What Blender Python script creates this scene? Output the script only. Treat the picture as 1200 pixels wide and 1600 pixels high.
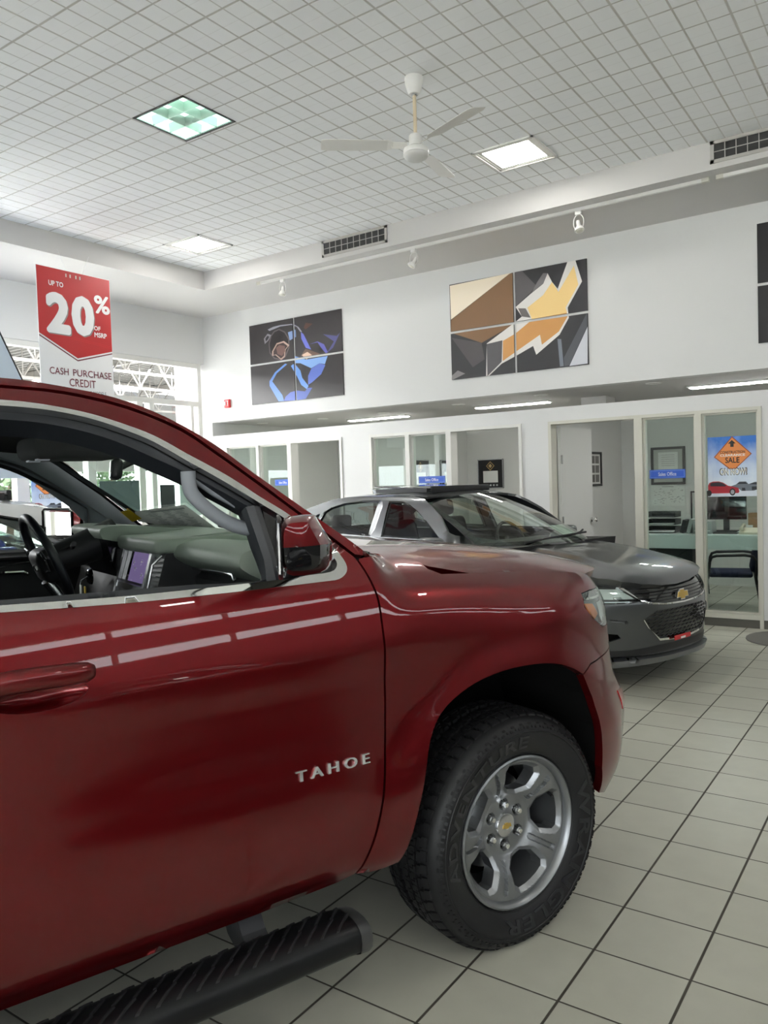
import bpy, bmesh, math, random
from mathutils import Vector, Matrix
from mathutils.geometry import delaunay_2d_cdt, tessellate_polygon
random.seed(7)
for o in list(bpy.data.objects): bpy.data.objects.remove(o)
scene = bpy.context.scene
COL = scene.collection

# ---------------------------------------------------------------- camera, world, exposure
cam_data = bpy.data.cameras.new('camera')
cam_data.sensor_fit = 'VERTICAL'; cam_data.sensor_height = 36.0
cam_data.lens = 1238.7/1600*36.0
cam_data.clip_start = .05; cam_data.clip_end = 300
cam = bpy.data.objects.new('camera', cam_data); COL.objects.link(cam)
CR = Vector((0.821108, 0.569909, -0.031401)); CU = Vector((0.004631, 0.048361, 0.998819)); CF = Vector((-0.570755, 0.820283, -0.037071))
cam.matrix_world = Matrix(((CR.x,CU.x,-CF.x,0),(CR.y,CU.y,-CF.y,0),(CR.z,CU.z,-CF.z,1.553),(0,0,0,1)))
scene.camera = cam
vs = scene.view_settings
scene.display_settings.display_device = 'sRGB'
vs.view_transform = 'Standard'; vs.look = 'None'; vs.gamma = 1.0; vs.use_curve_mapping = False
vs.exposure = 0.88
scene.cycles.max_bounces = 10; scene.cycles.diffuse_bounces = 5; scene.cycles.glossy_bounces = 5
scene.cycles.transparent_max_bounces = 24; scene.cycles.transmission_bounces = 6
scene.cycles.caustics_reflective = False; scene.cycles.caustics_refractive = False
scene.cycles.sample_clamp_indirect = 6.0

world = bpy.data.worlds.new('overcast_sky'); scene.world = world; world.use_nodes = True
wn = world.node_tree; wbg = wn.nodes['Background']
wbg.inputs['Color'].default_value = (.93, .97, 1.0, 1); wbg.inputs['Strength'].default_value = 4.0

M = {}
def area(name, loc, rot, sx, sy, power=0, color=(1,1,1), portal=False):
    l = bpy.data.lights.new(name, 'AREA'); l.shape = 'RECTANGLE'; l.size = sx; l.size_y = sy
    l.energy = power; l.color = color
    if portal: l.cycles.is_portal = True
    o = bpy.data.objects.new(name, l); COL.objects.link(o); o.location = loc; o.rotation_euler = rot
    return o
PI = math.pi
sun = bpy.data.lights.new('sun', 'SUN'); sun.energy = 42; sun.angle = math.radians(3); sun.color = (1.0,.99,.97)
sun_ob = bpy.data.objects.new('sun', sun); COL.objects.link(sun_ob); sun_ob.rotation_euler = (math.radians(-36), 0, 0)   # high, from behind the offices: it lights the ground outside, not the room
# daylight comes through the glazed left, right and front walls (portals only guide the sampling)
area('left_window_portal', (-9.30, 2.0, 1.7), (0, -PI/2, 0), 3.4, 13.0, portal=True)
area('right_window_portal', (7.15, .5, 3.3), (0, PI/2, 0), 1.1, 14.0, portal=True)
area('front_window_portal', (2.7, -7.15, 2.0), (PI/2, 0, PI), 8.4, 3.6, portal=True)

for y_ in (-4.0, 2.0, 8.0, 15.0, 22.0): area('hall_fill_light', (-16.0, y_, 4.95), (0, 0, 0), 9.0, .6, 2700, (1.0,1.0,1.0))   # fill lights added behind the left glazing, bounced to brighten the showroom ceiling

# ---------------------------------------------------------------- helpers
def link(ob, parent=None):
    COL.objects.link(ob)
    if parent is not None: ob.parent = parent
    return ob
def mesh_ob(name, verts, faces, mats, parent=None, smooth=False, fm=None, normals=None, kind=None):
    me = bpy.data.meshes.new(name)
    me.from_pydata([tuple(v) for v in verts], [], faces)
    if not isinstance(mats, (list, tuple)): mats = [mats]
    for m in mats: me.materials.append(m)
    if fm: me.polygons.foreach_set('material_index', fm)
    if smooth is True: me.polygons.foreach_set('use_smooth', [True]*len(me.polygons))
    elif isinstance(smooth, (int, float)) and smooth:
        me.polygons.foreach_set('use_smooth', [True]*len(me.polygons)); me.set_sharp_from_angle(angle=math.radians(smooth))
    me.update()
    if normals: me.normals_split_custom_set(normals)
    ob = bpy.data.objects.new(name, me); link(ob, parent)
    if kind: ob['kind'] = kind
    return ob
def thing(name, label, cat, loc=(0,0,0), rz=0, group=None, parent=None):
    o = bpy.data.objects.new(name, None); o.empty_display_size = .1; link(o, parent)
    o.location = loc; o.rotation_euler = (0, 0, rz)
    o['label'] = label; o['category'] = cat
    if group: o['group'] = group
    return o
def tag(o, label, cat, group=None):
    o['label'] = label; o['category'] = cat
    if group: o['group'] = group
    return o
class MB:
    """collects shapes for one mesh"""
    def __init__(s): s.v = []; s.f = []; s.m = []
    def add(s, vs_, fs_, m=0):
        b = len(s.v); s.v += [tuple(v) for v in vs_]
        s.f += [tuple(i+b for i in f) for f in fs_]; s.m += [m]*len(fs_); return s
    def box(s, x0, x1, y0, y1, z0, z1, m=0):
        v = [(x,y,z) for x in (x0,x1) for y in (y0,y1) for z in (z0,z1)]
        return s.add(v, [(0,1,3,2),(4,6,7,5),(0,4,5,1),(2,3,7,6),(0,2,6,4),(1,5,7,3)], m)
    def bbox(s, x0, x1, y0, y1, z0, z1, b=.01, m=0, seg=2):
        """box with rounded edges"""
        bm = bmesh.new(); bmesh.ops.create_cube(bm, size=1)
        for v in bm.verts: v.co = Vector(((x0+x1)/2+v.co.x*(x1-x0), (y0+y1)/2+v.co.y*(y1-y0), (z0+z1)/2+v.co.z*(z1-z0)))
        bmesh.ops.bevel(bm, geom=list(bm.edges), offset=b, segments=seg, affect='EDGES', profile=.5)
        return s.bm(bm, m)
    def bm(s, bm, m=0):
        bm.verts.index_update()
        s.add([v.co[:] for v in bm.verts], [tuple(v.index for v in f.verts) for f in bm.faces], m); bm.free(); return s
    def tube(s, pts, r, n=10, m=0, cap=True, ell=None):
        """tube along points; r a number or a list; ell = (a, b, up) flattens the section"""
        pts = [Vector(p) for p in pts]; rs = r if isinstance(r, (list, tuple)) else [r]*len(pts)
        up = Vector((0,0,1)) if ell is None else Vector(ell[2])
        ea, eb = (1, 1) if ell is None else ell[:2]
        rings = []; prev = None
        for i, p in enumerate(pts):
            t = (pts[min(i+1, len(pts)-1)]-pts[max(i-1, 0)]).normalized()
            if prev is None:
                a = t.cross(up)
                if a.length < 1e-4: a = t.cross(Vector((1,0,0)))
                a.normalize()
            else:
                a = (prev-t*prev.dot(t)).normalized()
            prev = a; b = a.cross(t)
            rings.append([p+(a*math.cos(2*PI*k/n)*ea+b*math.sin(2*PI*k/n)*eb)*rs[i] for k in range(n)])
        v = [q for rg in rings for q in rg]; f = []
        for i in range(len(rings)-1):
            for k in range(n):
                f.append((i*n+k, i*n+(k+1) % n, (i+1)*n+(k+1) % n, (i+1)*n+k))
        if cap: f.append(tuple(range(n-1, -1, -1))); f.append(tuple((len(rings)-1)*n+k for k in range(n)))
        return s.add(v, f, m)
    def lathe(s, prof, n=32, axis='Z', c=(0,0,0), m=0, a0=0, a1=2*PI):
        full = abs(a1-a0-2*PI) < 1e-6; k = n if full else n+1
        v = []
        for (r, h) in prof:
            for i in range(k):
                a = a0+(a1-a0)*i/n; x, y = r*math.cos(a), r*math.sin(a)
                p = {'Z': (x,y,h), 'Y': (x,h,y), 'X': (h,x,y)}[axis]
                v.append((c[0]+p[0], c[1]+p[1], c[2]+p[2]))
        f = []
        for j in range(len(prof)-1):
            for i in range(n):
                i2 = (i+1) % k
                f.append((j*k+i, j*k+i2, (j+1)*k+i2, (j+1)*k+i))
        return s.add(v, f, m)
    def prism(s, poly, axis, a, b, m=0):
        """polygon (2-D) swept between a and b along an axis"""
        def P(p, h): return {'X': (h,p[0],p[1]), 'Y': (p[0],h,p[1]), 'Z': (p[0],p[1],h)}[axis]
        n = len(poly); v = [P(p, a) for p in poly]+[P(p, b) for p in poly]
        f = [(i, (i+1) % n, (i+1) % n+n, i+n) for i in range(n)]
        tri = tessellate_polygon([[Vector((p[0], p[1], 0)) for p in poly]])
        f += [tuple(t) for t in tri]+[tuple(i+n for i in t) for t in tri]
        return s.add(v, f, m)
    def build(s, name, mats, parent=None, smooth=False, kind=None, recalc=True):
        me = bpy.data.meshes.new(name); me.from_pydata(s.v, [], s.f)
        if not isinstance(mats, (list, tuple)): mats = [mats]
        for mm in mats: me.materials.append(mm)
        me.polygons.foreach_set('material_index', s.m)
        if recalc:
            bm = bmesh.new(); bm.from_mesh(me); bmesh.ops.recalc_face_normals(bm, faces=bm.faces); bm.to_mesh(me); bm.free()
        if smooth is True: me.polygons.foreach_set('use_smooth', [True]*len(me.polygons))
        elif smooth:
            me.polygons.foreach_set('use_smooth', [True]*len(me.polygons)); me.set_sharp_from_angle(angle=math.radians(smooth))
        me.update(); ob = bpy.data.objects.new(name, me); link(ob, parent)
        if kind: ob['kind'] = kind
        return ob
def text_mesh(txt, size, bold=0.0, depth=0.0, align='CENTER', stretch=1.0, spacing=1.0, shear=0.0):
    """letters as vertices (x, y, z) and faces"""
    cu = bpy.data.curves.new('lettering', 'FONT'); cu.body = txt; cu.size = size; cu.offset = bold; cu.extrude = depth
    cu.align_x = align; cu.align_y = 'CENTER'; cu.space_character = spacing; cu.resolution_u = 3; cu.shear = shear
    ob = bpy.data.objects.new('lettering', cu); me = bpy.data.meshes.new_from_object(ob)
    v = [(p.co.x*stretch, p.co.y, p.co.z) for p in me.vertices]; f = [tuple(p.vertices) for p in me.polygons]
    bpy.data.objects.remove(ob); bpy.data.curves.remove(cu); bpy.data.meshes.remove(me)
    return v, f
def fit_text(txt, w, h, bold=0.0, depth=0.0, spacing=1.0, shear=0.0):
    """letters scaled to fill w x h about the origin"""
    v, f = text_mesh(txt, 1.0, 0, depth, spacing=spacing, shear=shear)
    if bold:      # heavier strokes: the same letters set again a hair to every side
        n = len(v); V = []; F_ = []
        K = 24 if bold > .04 else 12
        for k in range(K+1):
            a = 2*PI*k/K; dx, dy = (0, 0) if k == K else (bold*math.cos(a), bold*math.sin(a))
            b_ = len(V); V += [(x+dx, y+dy, z+2.5e-5*k) for x, y, z in v]; F_ += [tuple(i+b_ for i in q) for q in f]
        v, f = V, F_
    x0, x1 = min(p[0] for p in v), max(p[0] for p in v); y0, y1 = min(p[1] for p in v), max(p[1] for p in v)
    return [((p[0]-(x0+x1)/2)*w/(x1-x0), (p[1]-(y0+y1)/2)*h/(y1-y0), p[2]) for p in v], f

# ---------------------------------------------------------------- materials
def mat(name, col=(.8,.8,.8), rough=.5, metal=0.0, coat=0.0, coat_rough=.03, spec=.5, emit=None, estr=0.0, ior=1.45, alpha=1.0):
    m = bpy.data.materials.new(name); m.use_nodes = True
    b = m.node_tree.nodes['Principled BSDF']
    b.inputs['Base Color'].default_value = (*col, 1); b.inputs['Roughness'].default_value = rough
    b.inputs['Metallic'].default_value = metal; b.inputs['Coat Weight'].default_value = coat
    b.inputs['Coat Roughness'].default_value = coat_rough; b.inputs['Specular IOR Level'].default_value = spec
    if emit: b.inputs['Emission Color'].default_value = (*emit, 1); b.inputs['Emission Strength'].default_value = estr
    return m
def srgb(r, g, b):
    return tuple(((c/255)/12.92 if c/255 <= .04045 else ((c/255+.055)/1.055)**2.4) for c in (r, g, b))
def nd(m, t, **kw):
    n = m.node_tree.nodes.new(t)
    for k, v in kw.items(): setattr(n, k, v)
    return n
def math_node(m, op, a, b=None, c=None):
    n = nd(m, 'ShaderNodeMath', operation=op)
    for i, x in enumerate((a, b, c)):
        if x is None: continue
        if isinstance(x, (int, float)): n.inputs[i].default_value = x
        else: m.node_tree.links.new(x, n.inputs[i])
    return n.outputs[0]
def add_noise_bump(m, scale, strength, dist=.002, detail=2.0):
    b = m.node_tree.nodes['Principled BSDF']; tc = nd(m, 'ShaderNodeTexCoord')
    n = nd(m, 'ShaderNodeTexNoise'); n.inputs['Scale'].default_value = scale; n.inputs['Detail'].default_value = detail
    bp = nd(m, 'ShaderNodeBump'); bp.inputs['Strength'].default_value = strength; bp.inputs['Distance'].default_value = dist
    L = m.node_tree.links.new
    L(tc.outputs['Object'], n.inputs['Vector']); L(n.outputs['Fac'], bp.inputs['Height']); L(bp.outputs['Normal'], b.inputs['Normal'])
    return m
def glass_mat(name, tint=(1,1,1), refl=1.0, rough=0.0, ior=1.5):
    """thin sheet of glass: clear (tinted) with mirror reflection by angle"""
    m = bpy.data.materials.new(name); m.use_nodes = True; t = m.node_tree; t.nodes.clear()
    out = nd(m, 'ShaderNodeOutputMaterial'); mix = nd(m, 'ShaderNodeMixShader'); tr = nd(m, 'ShaderNodeBsdfTransparent'); gl = nd(m, 'ShaderNodeBsdfGlossy')
    tr.inputs['Color'].default_value = (*tint, 1); gl.inputs['Roughness'].default_value = rough; gl.inputs['Color'].default_value = (1,1,1,1)
    lw = nd(m, 'ShaderNodeLayerWeight'); lw.inputs['Blend'].default_value = .5
    p = math_node(m, 'POWER', lw.outputs['Facing'], 4.0)
    fac = math_node(m, 'MULTIPLY_ADD', p, .80*refl, .055*refl)
    t.links.new(fac, mix.inputs[0]); t.links.new(tr.outputs[0], mix.inputs[1]); t.links.new(gl.outputs[0], mix.inputs[2]); t.links.new(mix.outputs[0], out.inputs[0])
    return m
def line_mask(m, coord, off, pitch, width):
    """1 on lines of this width every pitch along a coordinate"""
    a = math_node(m, 'SUBTRACT', coord, off); a = math_node(m, 'DIVIDE', a, pitch)
    f = math_node(m, 'FRACT', a); f = math_node(m, 'PINGPONG', f, .5)
    d = math_node(m, 'MULTIPLY', f, pitch)
    mr = nd(m, 'ShaderNodeMapRange'); mr.interpolation_type = 'SMOOTHSTEP'
    mr.inputs[1].default_value = width*.35; mr.inputs[2].default_value = width*.65; mr.inputs[3].default_value = 1; mr.inputs[4].default_value = 0
    m.node_tree.links.new(d, mr.inputs[0]); return mr.outputs[0]
def floor_mat():
    m = mat('floor_tile', rough=.34, spec=.45); b = m.node_tree.nodes['Principled BSDF']; L = m.node_tree.links.new
    g = nd(m, 'ShaderNodeNewGeometry'); sx = nd(m, 'ShaderNodeSeparateXYZ'); L(g.outputs['Position'], sx.inputs[0])
    lx = line_mask(m, sx.outputs[0], -1.2309, .30486, .0085); ly = line_mask(m, sx.outputs[1], 2.1537, .30486, .0065)
    mx = math_node(m, 'MAXIMUM', lx, ly)
    # every tile a little different
    cx = math_node(m, 'FLOOR', math_node(m, 'DIVIDE', math_node(m, 'SUBTRACT', sx.outputs[0], -1.2309), .30486))
    cy = math_node(m, 'FLOOR', math_node(m, 'DIVIDE', math_node(m, 'SUBTRACT', sx.outputs[1], 2.1537), .30486))
    cb = nd(m, 'ShaderNodeCombineXYZ'); L(cx, cb.inputs[0]); L(cy, cb.inputs[1])
    wn_ = nd(m, 'ShaderNodeTexWhiteNoise', noise_dimensions='2D'); L(cb.outputs[0], wn_.inputs['Vector'])
    nz = nd(m, 'ShaderNodeTexNoise'); nz.inputs['Scale'].default_value = 9; nz.inputs['Detail'].default_value = 5; L(g.outputs['Position'], nz.inputs['Vector'])
    v = math_node(m, 'MULTIPLY_ADD', wn_.outputs['Value'], .07, .93); v = math_node(m, 'MULTIPLY', v, math_node(m, 'MULTIPLY_ADD', nz.outputs['Fac'], .16, .92))
    base = nd(m, 'ShaderNodeMix', data_type='RGBA'); base.inputs[6].default_value = (*srgb(186,185,172), 1); base.inputs[7].default_value = (*srgb(70,66,58), 1)
    L(mx, base.inputs[0])
    sc = nd(m, 'ShaderNodeVectorMath', operation='SCALE'); L(base.outputs[2], sc.inputs[0]); L(v, sc.inputs['Scale']); L(sc.outputs[0], b.inputs['Base Color'])
    rg = math_node(m, 'MULTIPLY_ADD', mx, .4, .33); L(rg, b.inputs['Roughness'])
    bp = nd(m, 'ShaderNodeBump'); bp.inputs['Strength'].default_value = .5; bp.inputs['Distance'].default_value = .002; L(math_node(m, 'SUBTRACT', 1, mx), bp.inputs['Height']); L(bp.outputs[0], b.inputs['Normal'])
    return m
def ceiling_mat():
    m = mat('ceiling_tile', rough=.9, spec=.1); b = m.node_tree.nodes['Principled BSDF']; L = m.node_tree.links.new
    g = nd(m, 'ShaderNodeNewGeometry'); sx = nd(m, 'ShaderNodeSeparateXYZ'); L(g.outputs['Position'], sx.inputs[0])
    X, Y = sx.outputs[0], sx.outputs[1]; PX, PY = .2836, .2767
    main = math_node(m, 'MAXIMUM', line_mask(m, X, -3.85, PX*2, .016), line_mask(m, Y, 3.425, PY*2, .016))
    med = math_node(m, 'MAXIMUM', line_mask(m, X, -3.85, PX, .012), line_mask(m, Y, 3.425, PY, .012))
    thin = math_node(m, 'MULTIPLY', math_node(m, 'MAXIMUM', math_node(m, 'MULTIPLY', line_mask(m, X, -3.85, PX/2, .009), .95), math_node(m, 'MULTIPLY', line_mask(m, Y, 3.425, PY/2, .004), .30)), .8)
    h = math_node(m, 'MAXIMUM', math_node(m, 'MAXIMUM', math_node(m, 'MULTIPLY', main, .8), med), thin)
    nz = nd(m, 'ShaderNodeTexNoise'); nz.inputs['Scale'].default_value = 140; nz.inputs['Detail'].default_value = 3; L(g.outputs['Position'], nz.inputs['Vector'])
    base = nd(m, 'ShaderNodeMix', data_type='RGBA'); base.inputs[6].default_value = (*srgb(244,245,246), 1); base.inputs[7].default_value = (*srgb(176,172,166), 1); L(math_node(m, 'MULTIPLY', h, .8), base.inputs[0])
    L(base.outputs[2], b.inputs['Base Color'])
    bp = nd(m, 'ShaderNodeBump'); bp.inputs['Strength'].default_value = .45; bp.inputs['Distance'].default_value = .004
    L(math_node(m, 'MULTIPLY_ADD', nz.outputs['Fac'], .10, math_node(m, 'SUBTRACT', 1, h)), bp.inputs['Height']); L(bp.outputs[0], b.inputs['Normal'])
    return m
def paint_mat(name, col, metal=.35, rough=.35):
    m = mat(name, col, rough, metal, coat=.85, coat_rough=.012, spec=.4); return m
M['wall'] = add_noise_bump(mat('white_wall_paint', srgb(219,219,218), .6, spec=.25), 60, .08)
M['soffit'] = mat('soffit_paint', srgb(200,198,196), .7, spec=.2)
M['office_wall'] = mat('grey_office_paint', srgb(214,215,212), .6, spec=.25)
M['frame_white'] = mat('white_frame_metal', srgb(222,221,216), .4, spec=.4)
M['frame_cream'] = mat('cream_frame_metal', srgb(205,203,192), .4, spec=.4)
M['floor'] = floor_mat(); M['ceiling'] = ceiling_mat()
M['glass'] = glass_mat('clear_glass', (.91,.97,.945)); M['glass_green'] = glass_mat('green_tinted_glass', (.74,.86,.79)); M['glass_plain'] = glass_mat('plain_glass', (.97,.98,.98), .6)
M['glass_dark'] = glass_mat('tinted_glass', (.42,.47,.45))
M['red_paint'] = paint_mat('deep_red_paint', (.14,.003,.005), .8, .33)
M['grey_paint'] = paint_mat('grey_metallic_paint', (.085,.090,.094), .7, .32)
M['white_paint'] = paint_mat('white_car_paint', (.82,.83,.84), 0, .4)
M['blue_paint'] = paint_mat('blue_car_paint', (.02,.06,.42), .3, .4)
M['black_paint'] = paint_mat('black_car_paint', (.006,.006,.007), 0, .3)
M['chrome'] = mat('chrome', (.80,.80,.79), .07, 1.0)
M['satin'] = mat('satin_silver', (.66,.67,.69), .26, 1.0)
M['alloy'] = mat('grey_alloy', (.25,.258,.27), .36, .85, coat=.2)
M['alloy_dark'] = mat('dark_alloy', (.05,.05,.055), .5, .5)
M['gloss_black'] = mat('gloss_black', (.006,.006,.007), .06, coat=.5)
M['step'] = mat('step_black', (.006,.006,.007), .38, spec=.28)
M['step_cap'] = mat('grey_step_end', (.06,.06,.062), .35, .3)
M['tread'] = mat('ribbed_step_rubber', (.022,.022,.024), .3)
M['badge'] = mat('bright_badge_metal', (.86,.86,.86), .22, .75)
M['black'] = mat('black_plastic', (.012,.012,.014), .5)
M['seal'] = mat('black_rubber_seal', (.014,.016,.020), .42)
M['rubber'] = add_noise_bump(mat('tyre_rubber', (.009,.009,.010), .5, spec=.35), 300, .1, .001)
M['rubber_text'] = mat('tyre_lettering', (.012,.012,.015), .28, spec=.6)
M['void'] = mat('dark_cavity', (.004,.004,.004), .9, spec=.1)
M['dash'] = add_noise_bump(mat('dash_vinyl', (.20,.235,.195), .55, spec=.4), 400, .12, .0006)
M['trim_dark'] = mat('dark_cabin_trim', (.022,.023,.024), .5)
M['trim_grey'] = mat('grey_cabin_trim', (.20,.215,.24), .6)
M['headliner'] = mat('grey_headliner', (.07,.07,.072), .9, spec=.1)
M['seat'] = add_noise_bump(mat('black_seat_cloth', (.022,.022,.026), .8, spec=.2), 300, .15, .001)
M['screen'] = mat('lit_screen', (.02,.02,.03), .12, emit=(.20,.15,.32), estr=.35)
M['amber'] = mat('amber_reflector', (.55,.14,.02), .15, coat=1)
M['red_lens'] = mat('red_lens', (.35,.01,.015), .1, coat=1)
M['gold'] = mat('gold_emblem', (.62,.42,.12), .3, .8)
M['lamp_white'] = mat('headlamp_reflector', (.75,.78,.8), .12, .9)
M['drl'] = mat('white_lamp_strip', (.85,.88,.95), .2)
M['paper'] = mat('white_paper', srgb(225,226,222), .7); M['ink'] = mat('black_print', (.02,.02,.02), .6)
M['paper_grey'] = mat('grey_print', srgb(150,155,152), .7)
M['yellow'] = mat('yellow_tag', srgb(225,190,30), .6)
M['white_plastic'] = mat('white_plastic', srgb(228,227,224), .35); M['beige'] = mat('cream_rod', srgb(212,196,168), .5)
M['sign_red'] = mat('red_sign_print', srgb(176,38,40), .45); M['sign_white'] = mat('white_sign_board', srgb(232,232,232), .45)
M['sign_shadow'] = mat('grey_letter_shadow', srgb(140,134,132), .5); M['maroon'] = mat('maroon_print', srgb(112,40,52), .5); M['text_grey'] = mat('grey_lettering', srgb(80,76,78), .5)
M['sign_blue'] = mat('blue_sign', srgb(44,88,190), .35)
M['black_frame'] = mat('black_frame', (.012,.012,.013), .35)
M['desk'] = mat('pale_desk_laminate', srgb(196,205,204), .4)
M['light_lens'] = mat('lit_lamp_lens', (.9,.9,.9), .4, emit=(1.0,.98,.93), estr=24.0)
M['tube'] = mat('lit_strip_lens', (.9,.9,.9), .4, emit=(1.0,.98,.95), estr=24.0)
M['green_lens'] = mat('green_white_lens', (.55,.85,.72), .3, emit=(.70,1.0,.86), estr=.85)
M['louvre'] = mat('lamp_louvre', (.55,.62,.58), .25, .5)
M['vent'] = mat('vent_metal', srgb(176,173,168), .5); M['vent_dark'] = mat('vent_inside', (.03,.03,.03), .7)
M['concrete'] = add_noise_bump(mat('outdoor_concrete', (.50,.50,.48), .9, spec=.1), 8, .1)
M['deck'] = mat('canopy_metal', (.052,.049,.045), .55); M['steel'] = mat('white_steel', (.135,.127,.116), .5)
M['alarm_red'] = mat('alarm_red', srgb(196,40,44), .4)
M['leaf'] = mat('dark_leaf', (.03,.06,.02), .7); M['bark'] = mat('brown_bark', (.09,.06,.04), .9)
M['carton'] = mat('brown_carton', srgb(150,118,84), .8)
M['mat_grey'] = mat('grey_carpet_mat', srgb(112,110,106), .95, spec=.05)
# ---------------------------------------------------------------- body surfaces
def lerp_table(tab, z):
    """monotone cubic through (z, value) pairs"""
    n = len(tab)
    if z <= tab[0][0]: return tab[0][1] + (z-tab[0][0])*(tab[1][1]-tab[0][1])/(tab[1][0]-tab[0][0])
    if z >= tab[-1][0]: return tab[-1][1] + (z-tab[-1][0])*(tab[-1][1]-tab[-2][1])/(tab[-1][0]-tab[-2][0])
    i = 0
    while z > tab[i+1][0]: i += 1
    def d(k): return (tab[k+1][1]-tab[k][1])/(tab[k+1][0]-tab[k][0])
    def m(k):
        if k == 0: return d(0)
        if k == n-1: return d(n-2)
        a, b = d(k-1), d(k)
        return 0.0 if a*b <= 0 else 2*a*b/(a+b)
    h = tab[i+1][0]-tab[i][0]; t = (z-tab[i][0])/h
    return ((2*t**3-3*t**2+1)*tab[i][1] + (t**3-2*t**2+t)*h*m(i) + (-2*t**3+3*t**2)*tab[i+1][1] + (t**3-t**2)*h*m(i+1))
def sstep(a, b, x):
    t = min(1.0, max(0.0, (x-a)/(b-a))); return t*t*(3-2*t)
class Body:
    """car side + nose as P(u,z): u is the distance along the side, then round the front corner; right side is y < 0"""
    def __init__(s, rear, front, xb, nose, xa, n, arches, bref=1.0, aref=.85, lift=(0,1,0)):
        s.lift = lift; s.rear, s.front, s.xb, s.nose, s.xa, s.n, s.arches = rear, front, xb, nose, xa, n, arches
        pts = []; N = 240
        for i in range(N+1):
            a = math.pi/2*i/N
            c, q = math.cos(a)**(2/n), math.sin(a)**(2/n)
            pts.append((q, c))
        s.tab = [(0.0, 0.0, 1.0)]; L = 0
        for (q0, c0), (q1, c1) in zip(pts, pts[1:]):
            L += math.hypot((q1-q0)*aref, (c1-c0)*bref); s.tab.append((L, q1, c1))
        s.umax = xa+L
    def w(s, x, z):
        t = sstep(s.xb[0], s.xb[1], x)
        w = 0
        if t < 1: w += (1-t)*lerp_table(s.rear, z)
        if t > 0: w += t*lerp_table(s.front, z-s.lift[2]*sstep(s.lift[0], s.lift[1], x)*sstep(1.0, 1.2, z))
        for (ax, az, r0, r1, d) in s.arches:
            r = math.hypot(x-ax, z-az)
            if r < r1: w += d*(1-sstep(r0, r1, r))*(1-.15*sstep(.9, 1.05, z))
        return w
    def P(s, u, z, off=0.0):
        p = s.P0(u, z)
        if off:
            n = s.N(u, z); p = (p[0]+n[0]*off, p[1]+n[1]*off, p[2]+n[2]*off)
        return p
    def P0(s, u, z):
        if u <= s.xa: return (u, -s.w(u, z), z)
        L = min(u-s.xa, s.tab[-1][0]); lo, hi = 0, len(s.tab)-1
        while hi-lo > 1:
            m = (lo+hi)//2
            if s.tab[m][0] <= L: lo = m
            else: hi = m
        a, b = s.tab[lo], s.tab[hi]; f = (L-a[0])/max(1e-9, b[0]-a[0])
        q = a[1]+(b[1]-a[1])*f; c = a[2]+(b[2]-a[2])*f
        x = s.xa+(lerp_table(s.nose, z)-s.xa)*q
        return (x, -s.w(x, z)*c, z)
    def N(s, u, z):
        e = .004
        u0, u1 = u-e, min(u+e, s.umax)
        a, b = s.P0(u0, z), s.P0(u1, z); c, d = s.P0(u, z-e), s.P0(u, z+e)
        p = [b[i]-a[i] for i in range(3)]; q = [d[i]-c[i] for i in range(3)]
        n = (p[1]*q[2]-p[2]*q[1], p[2]*q[0]-p[0]*q[2], p[0]*q[1]-p[1]*q[0])
        L = math.sqrt(sum(v*v for v in n)) or 1
        return (n[0]/L, n[1]/L, n[2]/L)
    def u_at_y(s, y, z):
        """u on the nose where the half-width is |y|"""
        lo, hi = s.xa, s.umax
        for _ in range(40):
            m = (lo+hi)/2
            if -s.P0(m, z)[1] > abs(y): lo = m
            else: hi = m
        return lo
SUV_REAR = [(.36,.925),(.415,.952),(.46,.982),(.52,1.000),(.60,1.012),(.66,1.0175),(.70,1.0165),(.80,1.0095),(.90,1.0055),(.98,1.0075),(1.04,1.0125),(1.075,1.0145),(1.10,1.012),(1.12,1.0085),(1.15,1.0024),(1.19,.9939),(1.22,.987),(1.245,.9808),(1.27,.9735),(1.295,.964),(1.36,.933),(1.5,.874),(1.62,.822),(1.72,.772),(1.79,.728),(1.84,.685),(1.88,.63)]
SUV_FRONT = [(.26,.90),(.36,.945),(.5,.994),(.60,1.008),(.66,1.0135),(.70,1.0135),(.80,1.010),(.90,1.008),(.98,1.010),(1.05,1.010),(1.10,1.000),(1.14,.983),(1.17,.962),(1.20,.925),(1.225,.885),(1.245,.835),(1.26,.77),(1.30,.55)]
SUV_NOSE = [(.26,.85),(.33,.895),(.45,.975),(.58,.995),(.68,.98),(.74,.935),(.80,.895),(.95,.86),(1.06,.835),(1.12,.805),(1.17,.77),(1.25,.70)]
def suv_body(): return Body(SUV_REAR, SUV_FRONT, (-.56,-.40), SUV_NOSE, .10, 2.6, [(0,.385,.53,.70,.026),(-2.946,.385,.53,.70,.026)], 1.02, .86, (.3,-.5,.06))
SED_REAR = [(.14,.78),(.2,.83),(.3,.865),(.45,.888),(.6,.892),(.75,.888),(.84,.884),(.88,.872),(.96,.85),(1.04,.82),(1.12,.785),(1.22,.735),(1.32,.685),(1.40,.63),(1.44,.56),(1.46,.45)]
SED_FRONT = [(.12,.78),(.2,.84),(.32,.87),(.5,.888),(.64,.886),(.72,.876),(.78,.858),(.83,.83),(.87,.79),(.90,.73),(.93,.6)]
SED_NOSE = [(.10,.88),(.16,.92),(.24,.94),(.30,.945),(.42,.955),(.50,.955),(.56,.958),(.60,.955),(.65,.94),(.70,.915),(.74,.875),(.78,.82),(.83,.74),(.9,.6)]
def sed_body(): return Body(SED_REAR, SED_FRONT, (-.75,-.45), SED_NOSE, .10, 2.5, [(0,.325,.40,.58,.022),(-2.70,.325,.40,.58,.022)], .89, .85)
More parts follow.
